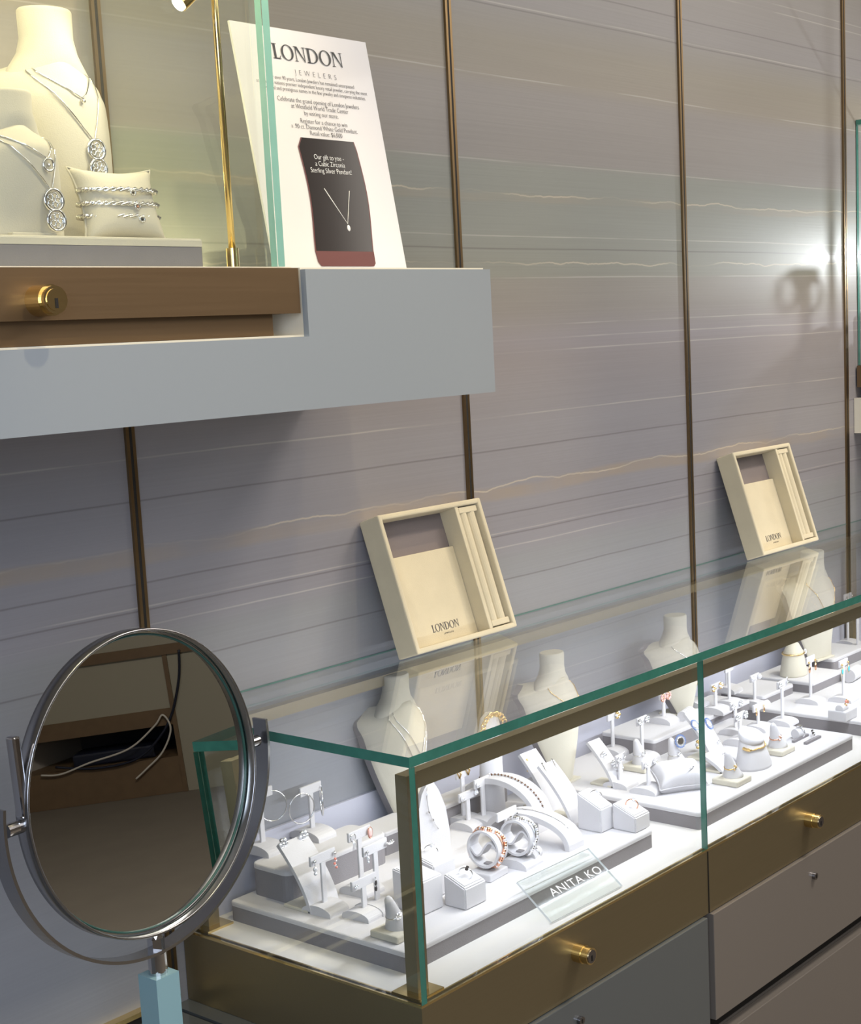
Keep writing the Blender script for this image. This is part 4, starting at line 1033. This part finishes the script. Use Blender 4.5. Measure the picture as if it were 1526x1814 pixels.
# ------------------------------------------------------------------ the poster
py = -.185
a = aty(487, 470, py); b = aty(720, 470, py); PW = b.x-a.x
tilt = R_(10); z0 = zh+.0006; PHt = (aty(650, 77, py+.05).z-z0)/math.cos(tilt)
t = thing('acrylic_poster', (a.x, py, z0), 'white printed poster leaning on the white shelf right of the showcase', 'poster', rot=(-tilt, 0, 0))
MB().box((PW/2, 0, PHt/2), (PW, .003, PHt)).build('board', PAPER, t)
def PT(u, v): return (u*PW, -.0022, v*PHt)
serif_london(.0172, INK, t, PT(.525, .872), (PI/2, 0, 0), 'title_lettering').scale = (1.22, 1, 1)
text_obj('JEWELERS', .0090, INKG, t, PT(.555, .815), (PI/2,0,0), name='subtitle_lettering', spacing=1.9, off=-.00025)
lines = [('For over 90 years, London Jewelers has remained unsurpassed', .787), ('as being the nations premier independent luxury retail jeweler, carrying the most', .765), ('recognized and prestigious names in the fine jewelry and timepiece industries.', .743)]
for s, v in lines: text_obj(s, .0066, INKG, t, PT(.52, v), (PI/2,0,0), name='text_line', sx=.82, off=-.00012)
for s, v in (('Celebrate the grand opening of London Jewelers', .700), ('at Westfield World Trade Center', .675), ('by visiting our store.', .650)): text_obj(s, .0078, INKG, t, PT(.54, v), (PI/2,0,0), name='text_line', sx=.86, off=-.00013)
for s, v in (('Register for a chance to win', .617), ('a .90 ct. Diamond White Gold Pendant.', .593), ('Retail value: $6,000', .569)): text_obj(s, .0078, INKG, t, PT(.55, v), (PI/2,0,0), name='text_line', sx=.86, off=-.00013)
# pictured pendant box
L_ = []; R2 = []
n = 16
for i in range(n+1):
    k = i/n; v = .545-.455*k; sx_ = .020*math.sin((k-.15)*PI*1.5)
    L_.append((.335+sx_*.8-.01*k, v)); R2.append((.765+sx_*.8-.01*k, v))
out = [(.36, .556)]+L_[1:]+R2[::-1][:-1]+[(.745, .556)]
MB().prism([(u*PW, v*PHt) for u, v in [(p[0]-.008*(p[0] < .5)+.008*(p[0] > .5), p[1]+.0) for p in out]], -.00012, .00012, 'Y').build('picture_border', MAROON, t, PT(0, 0))
MB().prism([(u*PW, v*PHt) for u, v in out], -.00025, .00012, 'Y').build('picture_black_panel', DARKST, t, PT(0, 0))
bl, br_ = L_[-1], R2[-1]
MB().prism([(u*PW, v*PHt) for u, v in [(bl[0]-.008, bl[1]), (br_[0]+.008, br_[1]), (br_[0]+.006, .040), (br_[0]-.01, .028), (bl[0]+.02, .028), (bl[0]+.0, .045)]], -.0004, .0001, 'Y').build('picture_maroon_front', MAROON, t, PT(0, 0))
for s, v in (('Our gift to you -', .470), ('a Cubic Zirconia', .442), ('Sterling Silver Pendant!', .414)): text_obj(s, .0085, WHITE, t, (.535*PW, -.0027, v*PHt), (PI/2,0,0), name='caption_line', sx=.85, off=-.0001)
MB().tube([(.455*PW, -.0027, .350*PHt), (.585*PW, -.0027, .205*PHt), (.645*PW, -.0027, .345*PHt)], .0005).ball((.588*PW, -.0027, .188*PHt), .0032, sc=(.8,.3,1.2)).build('picture_pendant', WHITE, t)
text_obj('Subject to terms. One per guest.', .0045, INKG, t, PT(.80, .010), (PI/2,0,0), name='small_print', sx=.9)

# ================================================================== right showcase (its left end shows)
t = thing('right_wall_shelf', (0,0,0), 'white wall shelf end at the right picture edge', 'shelf')
box_obj('shelf_body', (2.983, -.300, 1.298), (4.4, -.001, 1.3715), LACQ_LIT, t)
box_obj('front_glass_panel', (2.980, -.31, 1.297), (4.4, -.3005, 1.3722), LACQ, t)
t = thing('right_showcase', (0,0,0), 'glass showcase end with green glass edge at the right picture edge', 'showcase')
box_obj('bronze_base', (2.992, -.306, 1.3935), (4.3, -.004, 1.4385), BRASSD, t)
box_obj('plinth', (3.03, -.298, 1.3718), (4.3, -.01, 1.3935), BRASSD, t)
pane('side_glass', (3.004, -.298, 1.4390), (3.0135, -.0015, 1.930), t, EDGE)
pane('front_glass', (3.0145, -.300, 1.4390), (4.28, -.291, 1.930), t, EDGE_L)
pane('top_glass', (3.003, -.300, 1.9305), (4.28, -.0015, 1.9400), t, EDGE)
MB().tube([(3.2425, -.1875, 1.4395), (3.2425, -.1875, 1.90)], .0022, seg=12).build('pole', BRASSP, t)
MB().cyl((3.388, -.262, 1.68), .009, .035, 'X').tube([(3.395,-.262,1.68), (3.41,-.262,1.75)], .003).build('spot_head', BRASSP, t)
tray(3.198, 3.229, -.203, -.172, 1.4390, 1.6235, 'slim pedestal inside the right showcase', 'display_pedestal', 'pedestal', topm=DISPC)
bust(Vector((3.065, -.125, 1.4392)), .150, .085, 'left small bust inside the right showcase')
bust(Vector((3.155, -.110, 1.4392)), .158, .075, 'right small bust inside the right showcase')
TS = thing('earring_stand', (3.2135, -.1875, 1.6240), 'T stand with hoops inside the right showcase', 'earring stand', 0)
arc_base(TS, .03, .04, .006); MB().box((0,0,.021), (.0065,.003,.036)).build('post', DISP, TS); MB().box((0,0,.042), (.024,.003,.008)).build('bar', DISP, TS)
for s, w_ in ((-1, 'left'), (1, 'right')):
    tag(MB().torus((0,0,0), .0085, .0011, Matrix.Rotation(PI/2, 4, 'X'), n=40, sx=1.0).build('hoop_earring', SILVER, None, Vector((3.2135,-.1875,1.6645))+Vector((s*.0125, -.002, -.006)), (0,0,0)), '%s hoop on the T stand inside the right showcase' % w_, 'earring')


# ================================================================== the table mirror
mp = -.26; mc = aty(253, 1385, mp); yaw, pit = .10, -.06
t = thing('table_mirror', (mc.x, mp, .7448), 'round chrome table mirror on a teal post in front of the case', 'mirror')
def mrot(): return Matrix.Rotation(yaw, 4, 'Z') @ Matrix.Rotation(pit, 4, 'X')
ML = MB()
Mx = Matrix.Translation((0, 0, mc.z-.7448)) @ mrot()
def mbuild(m, name, mat, par=t, smooth=False):
    bmesh.ops.transform(m.bm, matrix=Mx, verts=m.bm.verts); return m.build(name, mat, par, smooth=smooth)
RG = .1468; RO = .1495
m = MB(); n = 96; prof = [(RG, -.0005), (RG, -.0115), (RG+.0006, -.0122), (RO-.0006, -.0122), (RO, -.0115), (RO, .005), (RO-.001, .006), (RG, .006)]
rows = []
for i in range(n):
    a = 2*PI*i/n; rows.append([m.bm.verts.new((r*math.cos(a), y, r*math.sin(a)*1.01)) for r, y in prof])
for i in range(n):
    for k in range(len(prof)):
        q = (rows[i][k], rows[(i+1) % n][k], rows[(i+1) % n][(k+1) % len(prof)], rows[i][(k+1) % len(prof)]); f = m.bm.faces.new(q); f.smooth = True
bmesh.ops.recalc_face_normals(m.bm, faces=m.bm.faces)
mbuild(m, 'frame_ring', STEEL)
m = MB().cyl((0, .001, 0), RG+.0005, .003, 'Y', seg=96); mbuild(m, 'mirror_face', MIRROR)
m = MB().torus((0, -.0010, 0), RG-.002, .0012, Matrix.Rotation(PI/2, 4, 'X'), n=96); mbuild(m, 'bevel_edge', pm('dark_green_bevel', (.03,.09,.075), .15, spec=.8))
for s in (-1, 1):
    mbuild(MB().cyl((s*(RO+.007), 0, .000), .0065, .018, 'X', seg=20), 'pivot', CHROME)
mbuild(MB().box((-RO+.003, -.002, .045), (.008, .012, .075), bev=.002), 'side_bracket', CHROME)
# yoke: flat band round the lower half
m = MB(); RY = .1735; pts = []
for i in range(61):
    a = PI-.13+ (PI+.26)*i/60; pts.append((RY*math.cos(a), RY*math.sin(a)*1.0))
m.band(pts, .019, .0032, axis='Y')
for f in m.bm.faces: f.smooth = False
bmesh.ops.transform(m.bm, matrix=Matrix.Translation((0,0,mc.z-.7448)) @ Matrix.Rotation(yaw, 4, 'Z'), verts=m.bm.verts); m.build('yoke', STEEL, t)
zy = mc.z-.7448-RY
MB().cyl((0,0,zy+.007), .0085, .012, seg=6).ball((0,0,zy+.013), .0075, sc=(1,1,1.1)).build('cap_nut', CHROME, t)
MB().cyl((0,0,zy-.013), .0095, .022, seg=28).build('stem', CHROME, t)
MB().box((0,0,(zy-.024)/2), (.0285,.0285,zy-.024)).build('square_post', TEAL, t)
MB().box((0,0,.006), (.15,.11,.011), bev=.003).build('foot', TEAL, t)

# ================================================================== counter across the aisle (seen in the mirror)
def smooth_pts(p, n=8):
    out = []
    for i in range(len(p)-1):
        a = p[max(i-1, 0)]; b = p[i]; c = p[i+1]; d = p[min(i+2, len(p)-1)]
        for k in range(n):
            q = k/n; out.append(.5*((2*b)+(c-a)*q+(2*a-5*b+4*c-d)*q*q+(3*b-a-3*c+d)*q**3))
    return out+[p[-1]]
def mirror_ray(u, v):
    n_ = (mrot() @ Vector((0,-1,0,0))).to_3d().normalized(); d = ray(u, v).normalized(); c = Vector((mc.x, mp, mc.z))
    P = CAM0 + d*(((c-CAM0).dot(n_))/d.dot(n_)); return P, d-2*d.dot(n_)*n_
def floorhit(u, v, z):
    P, r = mirror_ray(u, v); return P + r*((z-P.z)/r.z)
A = floorhit(62, 1385, .14); Bv = floorhit(312, 1350, .14)
e = (Bv-A).normalized(); nn = Vector((-e.y, e.x, 0))
if nn.dot(Vector((mc.x, mp, .14))-A) < 0: nn = -nn
def wallhit(u, v):
    P, r = mirror_ray(u, v); q = P + r*((A-P).dot(nn)/r.dot(nn)); return (q-A).dot(e), q.z
ra = math.atan2(e.y, e.x)
t = thing('aisle_counter', (A.x, A.y, 0), 'tan counter across the aisle with an open shelf, seen in the mirror', 'counter', ra)
sgn = 1 if (Matrix.Rotation(ra, 3, 'Z') @ Vector((0,1,0))).dot(nn) > 0 else -1
zs = {k: wallhit(*uv)[1] for k, uv in dict(band_lo=(160,1178), band_hi=(160,1160), sh_hi=(150,1275), sh_lo=(150,1305), base_hi=(150,1362), base_lo=(150,1400)).items()}
xr_ = wallhit(318, 1350)[0]
def cb(name, x0, x1, z0, z1, y0, y1, mat): return box_obj(name, (x0, min(sgn*y0, sgn*y1), z0), (x1, max(sgn*y0, sgn*y1), z1), mat, t)
zf = max(.01, zs['base_lo']-.0)
cb('base_band', -1.2, xr_, .001, zs['base_hi'], -.45, 0, BROWN)
cb('shelf_back', -1.2, xr_, zs['base_hi'], zs['sh_lo'], -.47, -.42, NAVY)
cb('shelf_band', -1.2, xr_, zs['sh_lo'], zs['sh_hi'], -.45, 0, BROWN)
cb('panel', -1.2, xr_, zs['sh_hi'], zs['band_lo'], -.45, -.004, TAN)
cb('top_band', -1.2, xr_+.9, zs['band_lo'], zs['band_hi'], -.45, .01, BROWN)
cb('right_panel', xr_+.02, xr_+.9, .001, zs['band_lo'], -.45, -.002, TAN)
cb('right_post', xr_, xr_+.02, .001, zs['band_lo'], -.45, .006, BROWN)
cb('upper_panel', -1.2, xr_+.9, zs['band_hi'], zs['band_hi']+.45, -.45, -.004, TAN)
cb('counter_top', -1.25, xr_+.95, zs['band_hi']+.45, zs['band_hi']+.48, -.5, .05, BROWN)
q0 = wallhit(110, 1350); q1 = wallhit(285, 1345)
t2 = thing('payment_terminal', A + e*((q0[0]+q1[0])/2) + nn*-.12 + Vector((0,0,zs['base_hi']-A.z+.0006)), 'dark device on the open shelf across the aisle, seen in the mirror', 'device', ra)
MB().box((0,0,.03), (abs(q1[0]-q0[0])*.85, .16, .06), bev=.01).build('body', NAVY, t2)
m = MB()
cp = []
for i, (u, v) in enumerate([(318,1150),(318,1200),(305,1265),(280,1310),(240,1345),(170,1360),(100,1358)]):
    s_, z_ = wallhit(u, v); cp.append(A+e*s_+nn*(.015)+Vector((0,0,z_-A.z)))
tag(MB().tube(smooth_pts(cp), .006, seg=8).build('black_cable', NAVY, None), 'black cable hanging over the tan counter, seen in the mirror', 'cable')
cp = []
for i, (u, v) in enumerate([(75,1372),(110,1370),(160,1350),(230,1325),(275,1285),(290,1265),(304,1290),(290,1330),(262,1360),(243,1378)]):
    s_, z_ = wallhit(u, v); cp.append(A+e*s_+nn*(.02)+Vector((0,0,z_-A.z)))
tag(MB().tube(smooth_pts(cp), .0045, seg=8).build('white_cable', CABLEW, None), 'pale cable looping below the shelf, seen in the mirror', 'cable')
